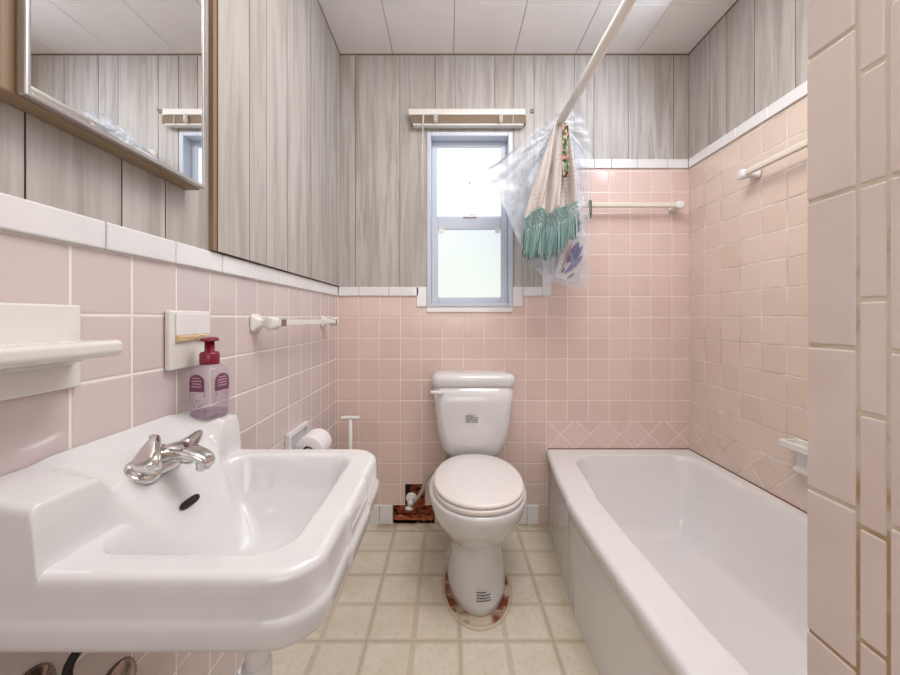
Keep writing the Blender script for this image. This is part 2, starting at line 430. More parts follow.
# left wall, right wall, ceiling, wall behind the camera
w = MB(); w.quad((XL,YF,0),(XL,YB,0),(XL,YB,ZC+0.02),(XL,YF,ZC+0.02)); wl = struct(w.obj('wall_left', M['tile_left'], smooth=False))
w = MB(); w.quad((XR,YF,0),(XR,YB,0),(XR,YB,ZC+0.02),(XR,YF,ZC+0.02)); wr = struct(w.obj('wall_right', M['tile_tub'], smooth=False))
M['paint'] = simple('warm white painted wall', srgb(226,216,206), 0.7)
w = MB(); w.quad((XL-.05,YF,0),(XR+.05,YF,0),(XR+.05,YF,ZC+.02),(XL-.05,YF,ZC+.02)); wf = struct(w.obj('wall_front', M['paint'], smooth=False))
w = MB(); w.quad((XL-.05,YF,ZC+.006),(XR+.05,YF,ZC+.006),(XR+.05,YB+.05,ZC+.006),(XL-.05,YB+.05,ZC+.006)); ce = struct(w.obj('ceiling', M['groove'], smooth=False))
w = MB()
cx0 = (393-449)/191.8-3*0.316
for i in range(-1, 10):
    for j in range(0, 10):
        a0, a1 = cx0+i*0.316, cx0+(i+1)*0.316; b1 = YB-j*0.305; b0 = b1-0.305
        a0, a1, b0 = max(a0, XL), min(a1, XR), max(b0, YF)
        if a1-a0 < 0.01 or b1-b0 < 0.01: continue
        w.box((a0+.0012,b0+.0012,ZC),(a1-.0012,b1-.0012,ZC+0.006))
w.obj('ceiling_tiles', M['ceil'], ce, bevel=0.002)

def planks(name, axis, fixed, depth, edges, z0, z1, mat, parent, cut=None, gap=0.0013):
    """vertical boards; edges along the wall; board face at fixed+depth"""
    mb = MB(); sgn = 1 if depth > 0 else -1
    bf = fixed+depth*0.35
    lo, hi = edges[0], edges[-1]
    def bx(a0, a1, f0, f1, c0, c1, mi, tone):
        if axis == 'x': mb.box((a0,f0,c0),(a1,f1,c1),mi,tone)
        else: mb.box((f0,a0,c0),(f1,a1,c1),mi,tone)
    holes = cut or []
    for (a0,c0,a1,c1) in rects_minus((lo,z0,hi,z1), holes): bx(a0,a1,fixed,bf,c0,c1,1,0)
    for i in range(len(edges)-1):
        t = random.random()
        for (a0,c0,a1,c1) in rects_minus((edges[i],z0,edges[i+1],z1), holes):
            g0 = gap if a0 == edges[i] else 0; g1 = gap if a1 == edges[i+1] else 0
            n0 = len(mb.mi); bx(a0+g0, a1-g1, bf, fixed+depth, c0, c1, 0, t)
            front = ({(1,-1):2,(1,1):4} if axis == 'x' else {(1,-1):5,(1,1):3})[(1, sgn)]
            for k in range(6): mb.mi[n0+k] = 0 if k == front else 1
    return mb.obj(name, [mat, M['groove']], parent, smooth=False)
bp = lambda px: (px-449)/191.8
VTX = bp(542)                                                 # white vertical trim at the tub surround
e2 = [XL+0.006]+[bp(v) for v in (356,400,435.5,455,494.6,513.7,533.7,573.8,593.4,627.6,672.6)]+[XR-0.006]
planks('wood_paneling', 'x', YB, -0.006, e2, TRIM_T, ZC-0.001, M['wood_x'], wb, cut=[win, (VTX,0,XR,1.896)])
planks('wood_paneling', 'y', XL, 0.005, [YF, -.9, -.6, -.41, -.2, 0.0, .19, .30, .4945, .6406, .739, .885], TRIM_T, ZC-.001, M['wood_y'], wl)
pp = planks('wood_paneling', 'y', XL+0.001, 0.017, [.886, 1.027,1.121,1.266,1.484,1.664,1.826, YB-.006], TRIM_T+0.002, ZC-.001, M['wood_y'], wl)
ed = MB(); ed.box((XL+.001,.872,TRIM_T+.002),(XL+.0165,.8855,ZC-.001)); ed.obj('panel_edge', M['raw'], wl, smooth=False, bevel=.001)
planks('wood_paneling', 'y', XR, -0.006, [YF,-.5,.1,.35,.55,.75,.95,1.16,1.30,1.475,1.623,1.728,YB-.006], 1.896, ZC-.001, M['wood_y'], wr)
tr = MB(); tr.box((XL,YB-.010,ZC-.006),(XR,YB,ZC)); tr.box((XL,YF,ZC-.006),(XL+.02,YB,ZC)); tr.box((XR-.010,YF,ZC-.006),(XR,YB,ZC))
struct(tr.obj('trim_1', M['groove'], smooth=False))

# white bullnose trim tiles
def trim(name, axis, fixed, sgn, joints, z0, z1, mat=None, vertical=False):
    mb = MB()
    for i in range(len(joints)-1):
        a0, a1 = joints[i]+.001, joints[i+1]-.001
        if axis == 'x': mb.box((a0,fixed,z0),(a1,fixed+sgn*.009,z1))
        else: mb.box((fixed,a0,z0),(fixed+sgn*.009,a1,z1))
    return struct(mb.obj(name, mat or M['white_tile'], bevel=.0035, seg=3))
s6 = 0.1555
jl = [.609+s6*k for k in range(-11,9)]; jl = [j for j in jl if j < YB-.02]+[YB-.009]
trim('trim_2', 'y', XL, 1, jl, TRIM_B+.001, TRIM_T)
trim('trim_3', 'x', YB, -1, [XL+.009]+[bp(359.1)+s6*k for k in range(0,3)]+[WX0-.055], TRIM_B+.001, TRIM_T)
mb = MB()                                                     # the trim that turns down beside and under the window
for (x0,x1,z0,z1) in ((WX0-.054,WX0-.001,1.129,1.232),(WX0-.001,WX1+.001,1.100,1.126),
                      (WX1+.001,WX1+.053,1.129,1.232),(WX1+.055,VTX-.001,TRIM_B+.001,TRIM_T)):
    mb.box((x0,YB,z0),(x1,YB-.009,z1))
struct(mb.obj('trim_4', M['white_tile'], bevel=.003, seg=3))
mb = MB()
z = TRIM_B
while z < 1.845: mb.box((VTX,YB,z+.001),(VTX+.047,YB-.009,min(z+s6,1.848)-.001)); z += s6
struct(mb.obj('trim_5', M['white_tile'], bevel=.003, seg=3))
jj = [VTX]+[XR-.21-s6*k for k in range(3,-1,-1)]+[XR-.055,XR-.001]
jj = [VTX, bp(564), bp(594), bp(611), bp(637), bp(667), XR-.009]
trim('trim_6', 'x', YB, -1, jj, 1.848, 1.896)
trim('trim_7', 'y', XR, -1, [YB-.009-s6*k for k in range(10,-1,-1)], 1.848, 1.896)
# white base tiles
mb = MB()
xs = [XL+.008, -.47, -.361, -.292]
for a, b in zip(xs[:-1], xs[1:]): mb.box((a+.001,YB,0),(b-.001,YB-.008,.095))
for a, b in ((-.03,.079),(.079,.188),(.188,.297),(.297,.406),(.406,.466)): mb.box((a+.001,YB,0),(b-.001,YB-.008,.095))
struct(mb.obj('baseboard_back', M['white_tile'], bevel=.002))
trim('baseboard_left', 'y', XL, 1, [.558+T*k for k in range(-12,13)]+[YB-.001], 0, .095)

# ------------------------------------------------------------------ the wing wall at the foot of the tub
WGX, WY0, WY1 = .397, .2735, .403
def grimy():
    m = NT('grimy grout'); x,y,z,p = m.xyz(); n = m.noise(p, 14, 5, .6)
    low = m.smooth(z, .6, 1.25, .30, 0)
    m.P(Base_Color=m.mix(m.smooth(m.math('ADD', n, low), .55, .75), srgb(218,209,190), srgb(178,152,118)), Roughness=.9); return m.m
mb = MB(); mb.box((WGX+.002,WY0+.002,0),(XR,WY1-.002,ZC)); ww = struct(mb.obj('wall_wing', grimy(), smooth=False))
def gmat():
    m = NT('close pink lilac glaze'); x,y,z,p = m.xyz()
    at = m.new('ShaderNodeAttribute', attribute_name='tone')
    c = m.mix(at.outputs['Fac'], srgb(230,216,209), srgb(223,206,200)); n = m.noise(p,8,4)
    c = m.mix(m.smooth(n,.4,.8,0,.3), c, srgb(190,160,150))
    m.P(Base_Color=c, Roughness=.2, Normal=m.bump(m.noise(p,18,2), .25, .003)); return m.m
mb = MB()
zz = 0.725-.1575*5; 
while zz < ZC:
    z0, z1 = max(zz,0)+.0018, min(zz+.1575,ZC)-.0018
    if z1-z0 > .01:
        t = random.random(); mb.box((WGX,.3545,z0),(WGX+.008,WY1-.0005,z1),0,t)
        t = random.random(); mb.box((WGX,WY0,z0),(WGX+.008,.3265,z1),0,t)
    zz += .1575
zz = .868-.1097*8
while zz < ZC:
    z0, z1 = max(zz,0)+.0018, min(zz+.1097,ZC)-.0018
    if z1-z0 > .01: mb.box((WGX+.0008,.3295,z0),(WGX+.0088,.3515,z1),0,random.random())
    zz += .1097
# tub-side and room-side faces of the wing
for i in range(9):
    for j in range(23):
        x0 = WGX+.009+i*T; z0 = j*T
        if x0+.01 > XR: continue
        mb.box((x0+.001,WY1-.008,z0+.001),(min(x0+T,XR)-.001,WY1-.001,min(z0+T,ZC)-.001),0,random.random())
        mb.box((x0+.001,WY0+.001,z0+.001),(min(x0+T,XR)-.001,WY0+.008,min(z0+T,ZC)-.001),0,random.random())
mb.obj('wing_tiles', gmat(), ww, bevel=.0024, seg=4)

# ------------------------------------------------------------------ window
def frame(mb, x0, x1, z0, z1, w_, y0, y1, mi=0, wt=None, wbm=None):
    wt = wt or w_; wbm = wbm or w_
    mb.box((x0,y0,z0),(x0+w_,y1,z1),mi); mb.box((x1-w_,y0,z0),(x1,y1,z1),mi)
    mb.box((x0+w_,y0,z1-wt),(x1-w_,y1,z1),mi); mb.box((x0+w_,y0,z0),(x1-w_,y1,z0+wbm),mi)
wn = bpy.data.objects.new('window_1', None); C.objects.link(wn); wn.location = ((WX0+WX1)/2, YB, WZ0); struct(wn); bpy.context.view_layer.update()
mb = MB(); frame(mb, WX0, WX1, WZ0, WZ1, .022, YB-.012, YB+.085); mb.obj('window_frame', M['vinyl'], wn, bevel=.003)
US = MB(); frame(US, WX0+.022, WX1-.022, 1.585, WZ1-.022, .030, YB+.05, YB+.07); us = US.obj('upper_sash', M['vinyl'], wn, bevel=.003)
LS = MB(); frame(LS, WX0+.022, WX1-.022, WZ0+.022, 1.597, .036, YB+.012, YB+.038, wt=.062, wbm=.030); ls = LS.obj('lower_sash', M['vinyl'], wn, bevel=.004)
mb = MB(); mb.box((WX0+.05,YB+.058,1.61),(WX1-.05,YB+.062,WZ1-.05)); mb.obj('window_pane', M['pane_up'], us, smooth=False)
mb = MB(); mb.box((WX0+.056,YB+.023,WZ0+.05),(WX1-.056,YB+.027,1.537)); mb.obj('window_pane', M['pane_lo'], ls, smooth=False)
mb = MB(); mb.box((.075,YB+.004,1.597),(.145,YB+.03,1.605)); mb.tube([(.11,YB+.016,1.603),(.11,YB+.016,1.613),(.14,YB+.012,1.615)],.004)
mb.obj('sash_lock', M['white_pl'], ls, bevel=.002)
for xx in (WX0+.075, WX1-.075):
    mb = MB(); mb.box((xx-.012,YB+.008,1.515),(xx+.012,YB+.014,1.54)); mb.obj('tilt_latch', M['white_pl'], ls, bevel=.002)
mb = MB(); mb.lathe([(.004,0),(.004,.003)], (.11,YB+.055,1.795),(0,-1,0),12); mb.obj('pane_spot', M['dark'], us)

# blind
t = thing('window_blind', 'raised taupe slatted blind gathered under a cream head rail above the window', 'blind', (.097,YB-.006,2.13))
by0, by1 = YB-.045, YB-.007
mb = MB(); mb.box((-.206,by0-.004,2.103),(.388,by1,2.134)); mb.obj('head_rail', M['cream'], t, bevel=.003)
mb = MB()
for k in range(13): 
    z = 2.062+k*.0031; mb.box((-.192+random.uniform(-.002,.002),by0,z),(.392+random.uniform(-.002,.002),by1-.004,z+.0021))
mb.obj('slat_stack', M['slat'], t, smooth=False)
mb = MB(); mb.box((-.185,by0-.002,2.050),(.380,by1-.003,2.0605)); mb.obj('bottom_rail', M['cream'], t, bevel=.004)
for xx in (-.068,.262):
    mb = MB(); mb.lathe([(.004,0),(.010,.008),(.012,.02),(.009,.03),(.012,.038),(.004,.048)], (xx,by0-.012,2.055),(0,0,1),10); mb.obj('cord_clip', M['acrylic'], t)
for xx in (-.128,.325):
    mb = MB(); mb.tube([(xx,by0-.006,2.105),(xx,by0-.008,2.045)],.0016,6); mb.obj('lift_cord', M['white_pl'], t)
mb = MB(); mb.tube([(-.133,by0-.006,2.1),(-.134,by0-.012,1.95),(-.135,by0-.010,1.545)],[.0035,.0035,.0045],8); mb.obj('tilt_wand', M['acrylic'], t)
h = MB(); h.lathe([(.011,0),(.010,.004),(.004,.006)],(.431,YB-.006,2.143),(0,-1,0),14); h.tube(catmull([(.431,YB-.012,2.143),(.431,YB-.024,2.140),(.431,YB-.027,2.152)]),.0022,8)
tag(h.obj('wall_hook', M['dirty_chrome']), 'small metal hook screwed to the paneling right of the blind', 'hook')

# ------------------------------------------------------------------ mirror cabinet
t = thing('mirror_cabinet', 'wall mirror in a thin silver frame on a brown wooden back, above the sink', 'mirror', (XL,.62,1.35))
mb = MB(); mb.box((XL+.005,.440,1.350),(XL+.038,.796,2.2)); mb.obj('backboard', simple('brown stained wood', srgb(150,126,100), .5), t, bevel=.003)
mb = MB()
y0,y1,z0,z1 = .455,.792,1.352,2.196; fx0, fx1 = XL+.039, XL+.0515; fw=.007
mb.box((fx0,y0,z0),(fx1,y0+fw,z1)); mb.box((fx0,y1-fw,z0),(fx1,y1,z1)); mb.box((fx0,y0+fw,z0),(fx1,y1-fw,z0+fw)); mb.box((fx0,y0+fw,z1-fw),(fx1,y1-fw,z1))
mb.obj('mirror_frame', simple('brushed silver', srgb(205,200,196), .25, .9), t, bevel=.0015)
mb = MB(); mb.box((fx0,y0+fw,z0+fw),(XL+.0495,y1-fw,z1-fw)); mb.obj('mirror_glass', M['mirror'], t, smooth=False)

# ------------------------------------------------------------------ sink
U0, L, D = .42, .418, .425
RIM, LED = .770, .850
def sdf_out(u, v):
    r = .06
    # distance inside from outline (near end u=0, far end u=L, front v=D); wall side open
    du, dv = min(u, L-u), D-v
    if du < r and dv < r: return r-math.hypot(r-du, r-dv)
    return min(du, dv)
def sdf_in(u, v):
    a0,a1,b0,b1,r = .036, L-.034, .105, D-.045, .055
    cx, cy = (a0+a1)/2,(b0+b1)/2; qx, qy = abs(u-cx)-(a1-a0)/2+r, abs(v-cy)-(b1-b0)/2+r
    return -(math.hypot(max(qx,0),max(qy,0))+min(max(qx,qy),0)-r)
def smax(a, b, k):
    h = max(k-abs(a-b), 0)/k; return max(a,b)+h*h*k*.25
def sink_h(u, v):
    db = sdf_in(u, v); base = RIM
    if db > 0:
        tt = min(db/.105, 1); base = RIM-.135*(1-(1-tt)**1.9)*sst(db/.035+.08)
    w1 = .035+.9*max(0, v-.10)
    e = max(1-sst((u-.078)/w1), 1-sst((L-u-.052)/w1))
    ear = .864-.16*v-.20*sst((v-.094)/.022) if v < .14 else .60
    mid = (.868-.55*v) if v < .085 else .8213-.55*(v-.085)-6.0*(v-.085)**2-.6*(v-.085)
    ear = max(ear,.60)
    led = ear*e+max(mid,.58)*(1-e)
    hgt = smax(led, base, .018+.040*sst((v-.11)/.03))
    d = sdf_out(u, v); R = .013
    if d < R: hgt -= R-math.sqrt(max(R*R-(R-d)**2, 0))
    return hgt
NU, NV = 120, 150
def us_(i):
    s = i/NU; return L*(0.5-0.5*math.cos(PI*s))*.55+L*s*.45
def bump_mid(u): return .004*sst((u-.135)/.006)*(1-sst((u-.265)/.006))
def vmax(u):
    r = .06; du = min(u, L-u)
    return (D-r+math.sqrt(max(r*r-(r-du)**2,0)) if du < r else D)
mb = MB(); vs = []
for i in range(NU+1):
    u = us_(i); vm = vmax(u)
    for j in range(NV+1):
        s = j/NV; q = 1-(1-s)**1.25 if s > 0 else 0
        if j < 20: v = .078*j/20
        elif j < 55: v = .078+.050*(j-20)/35
        elif j < 95: v = .128+.182*(j-55)/40
        else: v = .310+(vm-.310)*math.sin((j-95)/55*PI/2)
        vv = v+bump_mid(u)*sst((v-.35)/.06)
        vs.append((XL+.0015+vv, U0+u, sink_h(u, v)))
fs = [(i*(NV+1)+j, i*(NV+1)+j+1, (i+1)*(NV+1)+j+1, (i+1)*(NV+1)+j) for i in range(NU) for j in range(NV)]
bound = [(0,j) for j in range(NV+1)]+[(i,NV) for i in range(1,NU)]+[(NU,j) for j in range(NV,-1,-1)]
bi = [i*(NV+1)+j for i,j in bound]
prof = [(.745,.0005),(.7215,.0005),(.7185,.0018),(.7145,.0045),(.708,.0052),(.692,.0045),(.684,.002),(.679,-.004),(.680,-.012),(.69,-.018)]
cur = bi
def outn(k):
    p0 = Vector(vs[bi[max(k-1,0)]]); p1 = Vector(vs[bi[min(k+1,len(bi)-1)]]); d = p1-p0; d.z = 0
    if d.length < 1e-6: return Vector((0,-1,0))
    n = Vector((d.y,-d.x,0)).normalized(); return n
for zt, off in prof:
    new = []
    for k in range(len(bi)):
        p = Vector(vs[bi[k]]); n = outn(k); q = p+n*off; q.z = zt; q.x = max(q.x, XL+.0015); new.append(len(vs)); vs.append(tuple(q))
    for k in range(len(bi)-1): fs.append((cur[k], cur[k+1], new[k+1], new[k]))
    cur = new
ci = (XL+.2, U0+L/2)
for f_, zt in ((.88,.685),(.80,.66),(.6,.625),(.3,.612),(.1,.610)):
    new = []
    for k in range(len(bi)):
        p = vs[cur[k]] if False else vs[bi[k]]
        new.append(len(vs)); vs.append((max(ci[0]+(p[0]-ci[0])*f_, XL+.0015), ci[1]+(p[1]-ci[1])*f_, zt))
    for k in range(len(bi)-1): fs.append((cur[k], cur[k+1], new[k+1], new[k]))
    cur = new
fs.append(tuple(cur))
mb.add(vs, fs)
sink = thing('wall_sink', 'white porcelain wall-hung sink with chrome taps on a raised back ledge', 'sink', (XL,.63,.68))
so = mb.obj('basin', M['porc'], sink); smooth_angle(so, 1.2)
# raised relief strips on the front apron
mb = MB(); mb.box((XL+D+.0045,U0+.150,.6915),(XL+D+.0085,U0+.250,.7135)); mb.obj('apron_panel', M['porc'], sink, bevel=.0035, seg=3)
mb = MB(); mb.box((XL+D+.003,U0+.150,.726),(XL+D+.007,U0+.250,.741)); mb.obj('apron_panel', M['porc'], sink, bevel=.0035, seg=3)
# overflow slot: a thin dark ellipse lying on the slope
mb = MB(); vv = .134; uc = .205; n = 20; ring=[]
for k in range(n):
    a = 2*PI*k/n; u = uc+.024*math.copysign(abs(math.cos(a))**.6,math.cos(a)); v = vv+.0034*math.sin(a)
    ring.append((XL+.0015+v+.0016, U0+u, sink_h(u,v)+.0016))
mb.add(ring, [tuple(range(n))]); mb.obj('overflow_slot', M['dark'], sink, smooth=False)
mb = MB(); zb = sink_h(.209,.26); mb.lathe([(.022,0),(.022,.003),(.016,.004),(.014,.001)], (XL+.26,U0+.209,zb-.0005)); mb.obj('drain', M['chrome'], sink)
# taps
fx, fy = XL+.086, U0+.205
def deck_z(x, y): return sink_h(y-U0, x-XL-.0015)
tp = thing('faucet', 'chrome two-handle faucet with a short spout on the sink ledge', 'faucet', (fx,fy,deck_z(fx,fy)))
nrm = Vector((.55,0,.83)).normalized()
for k, dy in enumerate((-.036,.052)):
    zc = deck_z(fx, fy+dy); o = Vector((fx,fy+dy,zc-.001))
    mb = MB(); mb.lathe([(.026,-.006),(.026,.002),(.023,.006),(.017,.009),(.014,.012)], o, nrm, 28)
    es = mb.obj('escutcheon', M['tap'], tp)
    mb = MB(); uu = Vector((0,1,0)); wv = nrm.cross(uu); rot = (0.75, 0.15)[k]; G = (1.18, .92)[k]; rings = []
    a1 = uu*math.cos(rot)+wv*math.sin(rot); a2 = nrm.cross(a1)
    # a round hub that fans out into a flat-topped wing grip
    for hh, ra, rb, sh, e in ((.010,.018,.018,0,2),(.016,.021,.019,0,2),(.022,.024,.017,.001,2.4),(.030,.028,.013,.004,3),(.038,.030,.009,.007,3.4),(.044,.028,.006,.009,3),(.047,.022,.003,.010,2.5)):
        rings.append([o+nrm*hh*(.9,.72)[k]+a1*G*(ra*math.copysign(abs(math.cos(q))**(2/e),math.cos(q))+sh)+a2*G*rb*math.copysign(abs(math.sin(q))**(2/e),math.sin(q)) for q in [2*PI*n_/32 for n_ in range(32)]])
    mb.loft(rings); mb.obj('tap_handle', M['tap'], tp, sharp=.55)
mb = MB(); zc = deck_z(fx,fy)
mb.loft([[Vector((fx+px*s,fy+py*s2,zc+hz-px*.6)) for px,py in [(.020*math.cos(2*PI*q/24),.040*math.copysign(abs(math.sin(2*PI*q/24))**.7,math.sin(2*PI*q/24))) for q in range(24)]] for s,s2,hz in ((1,1,-.004),(1,1,.006),(.85,.9,.012),(.4,.6,.015))])
mb.obj('faucet_base', M['tap'], tp)
mb = MB(); rings = []
for x_,z_,hw,hh in ((-.016,.000,.018,.008),(-.006,.006,.021,.014),(.012,.016,.022,.015),(.032,.020,.021,.013),(.052,.018,.0195,.010),(.070,.012,.018,.009),(.082,.005,.016,.009),(.087,.000,.012,.007)):
    rings.append([(fx+x_, fy+hw*math.copysign(abs(math.cos(2*PI*q/28))**.65,math.cos(2*PI*q/28)), zc+z_+hh*math.copysign(abs(math.sin(2*PI*q/28))**.8,math.sin(2*PI*q/28))) for q in range(28)])
mb.loft(rings); mb.lathe([(.011,0),(.011,-.014),(.009,-.017)], (fx+.074,fy,zc+.004)); mb.obj('spout', M['tap'], tp, sharp=.9)
mb = MB(); mb.tube([(fx-.02,fy+.008,zc+.01),(fx-.02,fy+.008,zc+.035)],.0025,8); mb.lathe([(.002,0),(.006,.004),(.006,.008),(.002,.011)],(fx-.02,fy+.008,zc+.034)); mb.obj('pop_up_knob', M['chrome'], tp)

# plumbing below the sink
t = thing('drain_trap', 'white drain pipe hanging below the sink bowl', 'pipe', (XL,.62,.5))
mb = MB(); mb.tube(catmull([(XL+.25,.63,.62),(XL+.25,.63,.42),(XL+.25,.63,.36),(XL+.20,.63,.32),(XL+.15,.63,.36),(XL+.13,.63,.40),(XL+.08,.63,.42),(XL+.003,.63,.42)],8),.019,16); mb.obj('trap_pipe', M['white_pl'], t)
mb = MB(); mb.lathe([(.024,0),(.024,.03),(.020,.032)],(XL+.25,.63,.44)); mb.obj('slip_nut', M['white_pl'], t)
mb = MB(); mb.lathe([(.045,0),(.042,.005),(.02,.012)],(XL,.63,.42),(1,0,0)); mb.obj('pipe_flange', M['dirty_chrome'], t)
for k, (yy, lab) in enumerate(((.50,'corroded shut-off valve on the wall under the near end of the sink'),(.74,'corroded shut-off valve on the wall under the far end of the sink'))):
    t = thing('shutoff_valve', lab, 'valve', (XL,yy,.545))
    mb = MB(); mb.lathe([(.036,0),(.033,.006),(.015,.012),(.012,.05),(.017,.052),(.017,.075),(.010,.078)],(XL+.001,yy,.545),(1,0,0)); mb.obj('valve_body', M['dirty_chrome'], t)
    mb = MB(); mb.lathe([(.006,0),(.006,.01),(.022,.012),(.022,.018),(.006,.02)],(XL+.078,yy,.545),(1,0,0)); mb.obj('valve_handle', M['white_pl'], t)
    mb = MB(); mb.tube(catmull([(XL+.06,yy,.555),(XL+.062,yy+.005,.60),(XL+.09,.59+.04*k,.65)],6),.006,10); mb.obj('supply_tube', M['dark'] if k == 0 else M['hose'], t)

# ------------------------------------------------------------------ soap bottle
bx_, by_, bz = -.531, .803, .8502
t = thing('soap_bottle', 'clear mauve foaming soap bottle with a burgundy pump, on the sink ledge', 'soap bottle', (bx_,by_,bz))
def rsq(r, z, e=3.2, rot=-.2, n=40):
    out = []
    for q in range(n):
        a = 2*PI*q/n; c,s_ = math.cos(a), math.sin(a); x = math.copysign(abs(c)**(2/e),c)*r; y = math.copysign(abs(s_)**(2/e),s_)*r
        out.append((bx_+x*math.cos(rot)-y*math.sin(rot), by_+x*math.sin(rot)+y*math.cos(rot), z))
    return out
mb = MB(); mb.loft([rsq(.027,bz),rsq(.031,bz+.003),rsq(.032,bz+.01),rsq(.032,bz+.095),rsq(.030,bz+.106),rsq(.024,bz+.115,2.6),rsq(.016,bz+.119,2),rsq(.015,bz+.124,2)]); mb.obj('bottle_body', M['bottle'], t)
mb = MB(); mb.loft([rsq(.026,bz+.004),rsq(.0295,bz+.006),rsq(.0300,bz+.014),rsq(.0300,bz+.016)]); mb.obj('soap_liquid', clear_mat('rose soap', srgb(150,100,130), .45, .1), t)
mb = MB(); mb.lathe([(.019,.118),(.0195,.120),(.0195,.140),(.017,.145),(.010,.146),(.0095,.168),(.008,.168)], (bx_,by_,bz)); mb.obj('pump_collar', M['burg'], t)
mb = MB(); mb.lathe([(.008,.168),(.018,.169),(.0185,.173),(.015,.177),(.004,.178)], (bx_,by_,bz)); mb.box((bx_+.004,by_-.03,bz+.1685),(bx_+.014,by_,bz+.1755)); mb.obj('pump_head', M['burg'], t, bevel=.0015)
# arched labels on the two faces towards the room
for sd, rot in ((0,-PI/2-.2),(1,-.2)):
    d = Vector((math.cos(rot),math.sin(rot),0)); s_ = Vector((-d.y,d.x,0)); o = Vector((bx_,by_,bz))+d*.0326
    pts = [o+s_*-.019+Vector((0,0,.062)), o+s_*.019+Vector((0,0,.062)), o+s_*.019+Vector((0,0,.083))]
    pts += [o+s_*(.019*math.cos(a*PI/10))+Vector((0,0,.083+.016*math.sin(a*PI/10))) for a in range(1,10)]+[o+s_*-.019+Vector((0,0,.083))]
    mb = MB(); mb.add(pts, [tuple(range(len(pts)))])
    o2 = o+d*.0004
    for zz_, ww_ in ((.090,.010),(.084,.013),(.078,.011),(.072,.012)):
        mb.quad(o2+s_*-ww_+Vector((0,0,zz_)), o2+s_*ww_+Vector((0,0,zz_)), o2+s_*ww_+Vector((0,0,zz_+.0022)), o2+s_*-ww_+Vector((0,0,zz_+.0022)), 1)
    for q in range(46):
        a, b = random.uniform(-.024,.024), random.uniform(.012,.058); r = random.uniform(.0007,.0016)
        mb.quad(o2+s_*(a-r)+Vector((0,0,b)), o2+s_*a+Vector((0,0,b-r)), o2+s_*(a+r)+Vector((0,0,b)), o2+s_*a+Vector((0,0,b+r)), 0)
    mb.obj('bottle_label', [M['label'], M['labelink']], t, smooth=False)

# ------------------------------------------------------------------ ceramic fittings on the left wall
t = thing('ceramic_shelf', 'cream ceramic soap shelf on the left wall at the photo edge', 'shelf', (XL,.49,1.03))
mb = MB(); mb.box((XL+.001,.40,.963),(XL+.010,.5665,1.090)); mb.obj('wall_plate', M['cream'], t, bevel=.004, seg=3)
mb = MB()
prof_ = [(XL+.010,1.037),(XL+.080,1.037),(XL+.086,1.033),(XL+.086,1.020),(XL+.080,1.0125),(XL+.03,1.007),(XL+.010,.998)]
mb.loft([[(x,y,z) for x,z in prof_] for y in (.40,.550,.554)]); mb.obj('shelf_ledge', M['cream'], t, bevel=.003, seg=3)
t = thing('broken_fixture', 'cream ceramic wall plate with a rusty snapped-off stub beside the soap bottle', 'wall fixture', (XL,.81,1.02))
mb = MB(); mb.box((XL+.001,.740,.961),(XL+.014,.868,1.086)); mb.obj('wall_plate', M['cream'], t, bevel=.004, seg=3)
mb = MB(); mb.box((XL+.014,.754,1.033),(XL+.0175,.858,1.080)); mb.obj('raised_panel', M['white_tile'], t, bevel=.003)
mb = MB(); n=26; rr=[]
for q in range(n):
    a = .754+.104*q/(n-1); hh = .0045+.005*noise.noise(Vector((a*60,2,0))); dd=.004+.003*noise.noise(Vector((a*90,7,0)))
    rr.append([(XL+.013,a,1.026-hh),(XL+.016+dd,a,1.024-hh*.6),(XL+.017+dd,a,1.027+hh*.6),(XL+.014,a,1.033+hh*.4)])
mb.loft(rr); mb.obj('broken_stub', simple('rust stained stub', srgb(208,182,144), .7), t, smooth=False)

def prism_bar(mb, a, b, r, n=4, rot=PI/4):
    a, b = Vector(a), Vector(b); t_ = (b-a).normalized(); up = Vector((0,0,1)); s_ = t_.cross(up)
    mb.loft([[p+s_*math.cos(rot+2*PI*k/n)*r+up*math.sin(rot+2*PI*k/n)*r for k in range(n)] for p in (a,b)])
def post(parent, base, d, along, reach, mat, s=1.0):
    """ceramic towel-bar post: square foot, waist, square knob"""
    base = Vector(base); d = Vector(d); al = Vector(along); up = Vector((0,0,1)); mb = MB(); rings = []
    for hh, w_ in ((.001,.027),(.008,.027),(.013,.020),(.026,.011),(.036,.012),(.046,.020),(reach+.001,.021),(reach+.012,.018),(reach+.020,.009)):
        w2 = w_*s; c = .3*w2
        rings.append([base+d*hh+al*x_+up*z_ for x_,z_ in ((-w2+c,-w2),(w2-c,-w2),(w2,-w2+c),(w2,w2-c),(w2-c,w2),(-w2+c,w2),(-w2,w2-c),(-w2,-w2+c))])
    mb.loft(rings); return mb.obj('post', mat, parent, bevel=.002)
t = thing('towel_bar', 'white towel bar on two cream ceramic posts, on the left wall above the sink', 'towel bar', (XL,1.36,1.055))
post(t, (XL,1.085,1.055), (1,0,0), (0,1,0), .056, M['cream'])
post(t, (XL,1.665,1.055), (1,0,0), (0,1,0), .056, M['cream'])
mb = MB(); prism_bar(mb, (XL+.064,1.10,1.055),(XL+.064,1.65,1.055), .0125); mb.obj('bar', M['white_pl'], t, bevel=.0015)
mb = MB(); prism_bar(mb, (XL+.064,1.104,1.055),(XL+.064,1.138,1.055), .0145); mb.obj('bar_sleeve', M['dirty_chrome'], t, bevel=.001)
mb = MB(); prism_bar(mb, (XL+.064,1.64,1.055),(XL+.064,1.646,1.055), .0145); mb.obj('bar_sleeve', M['dark'], t)

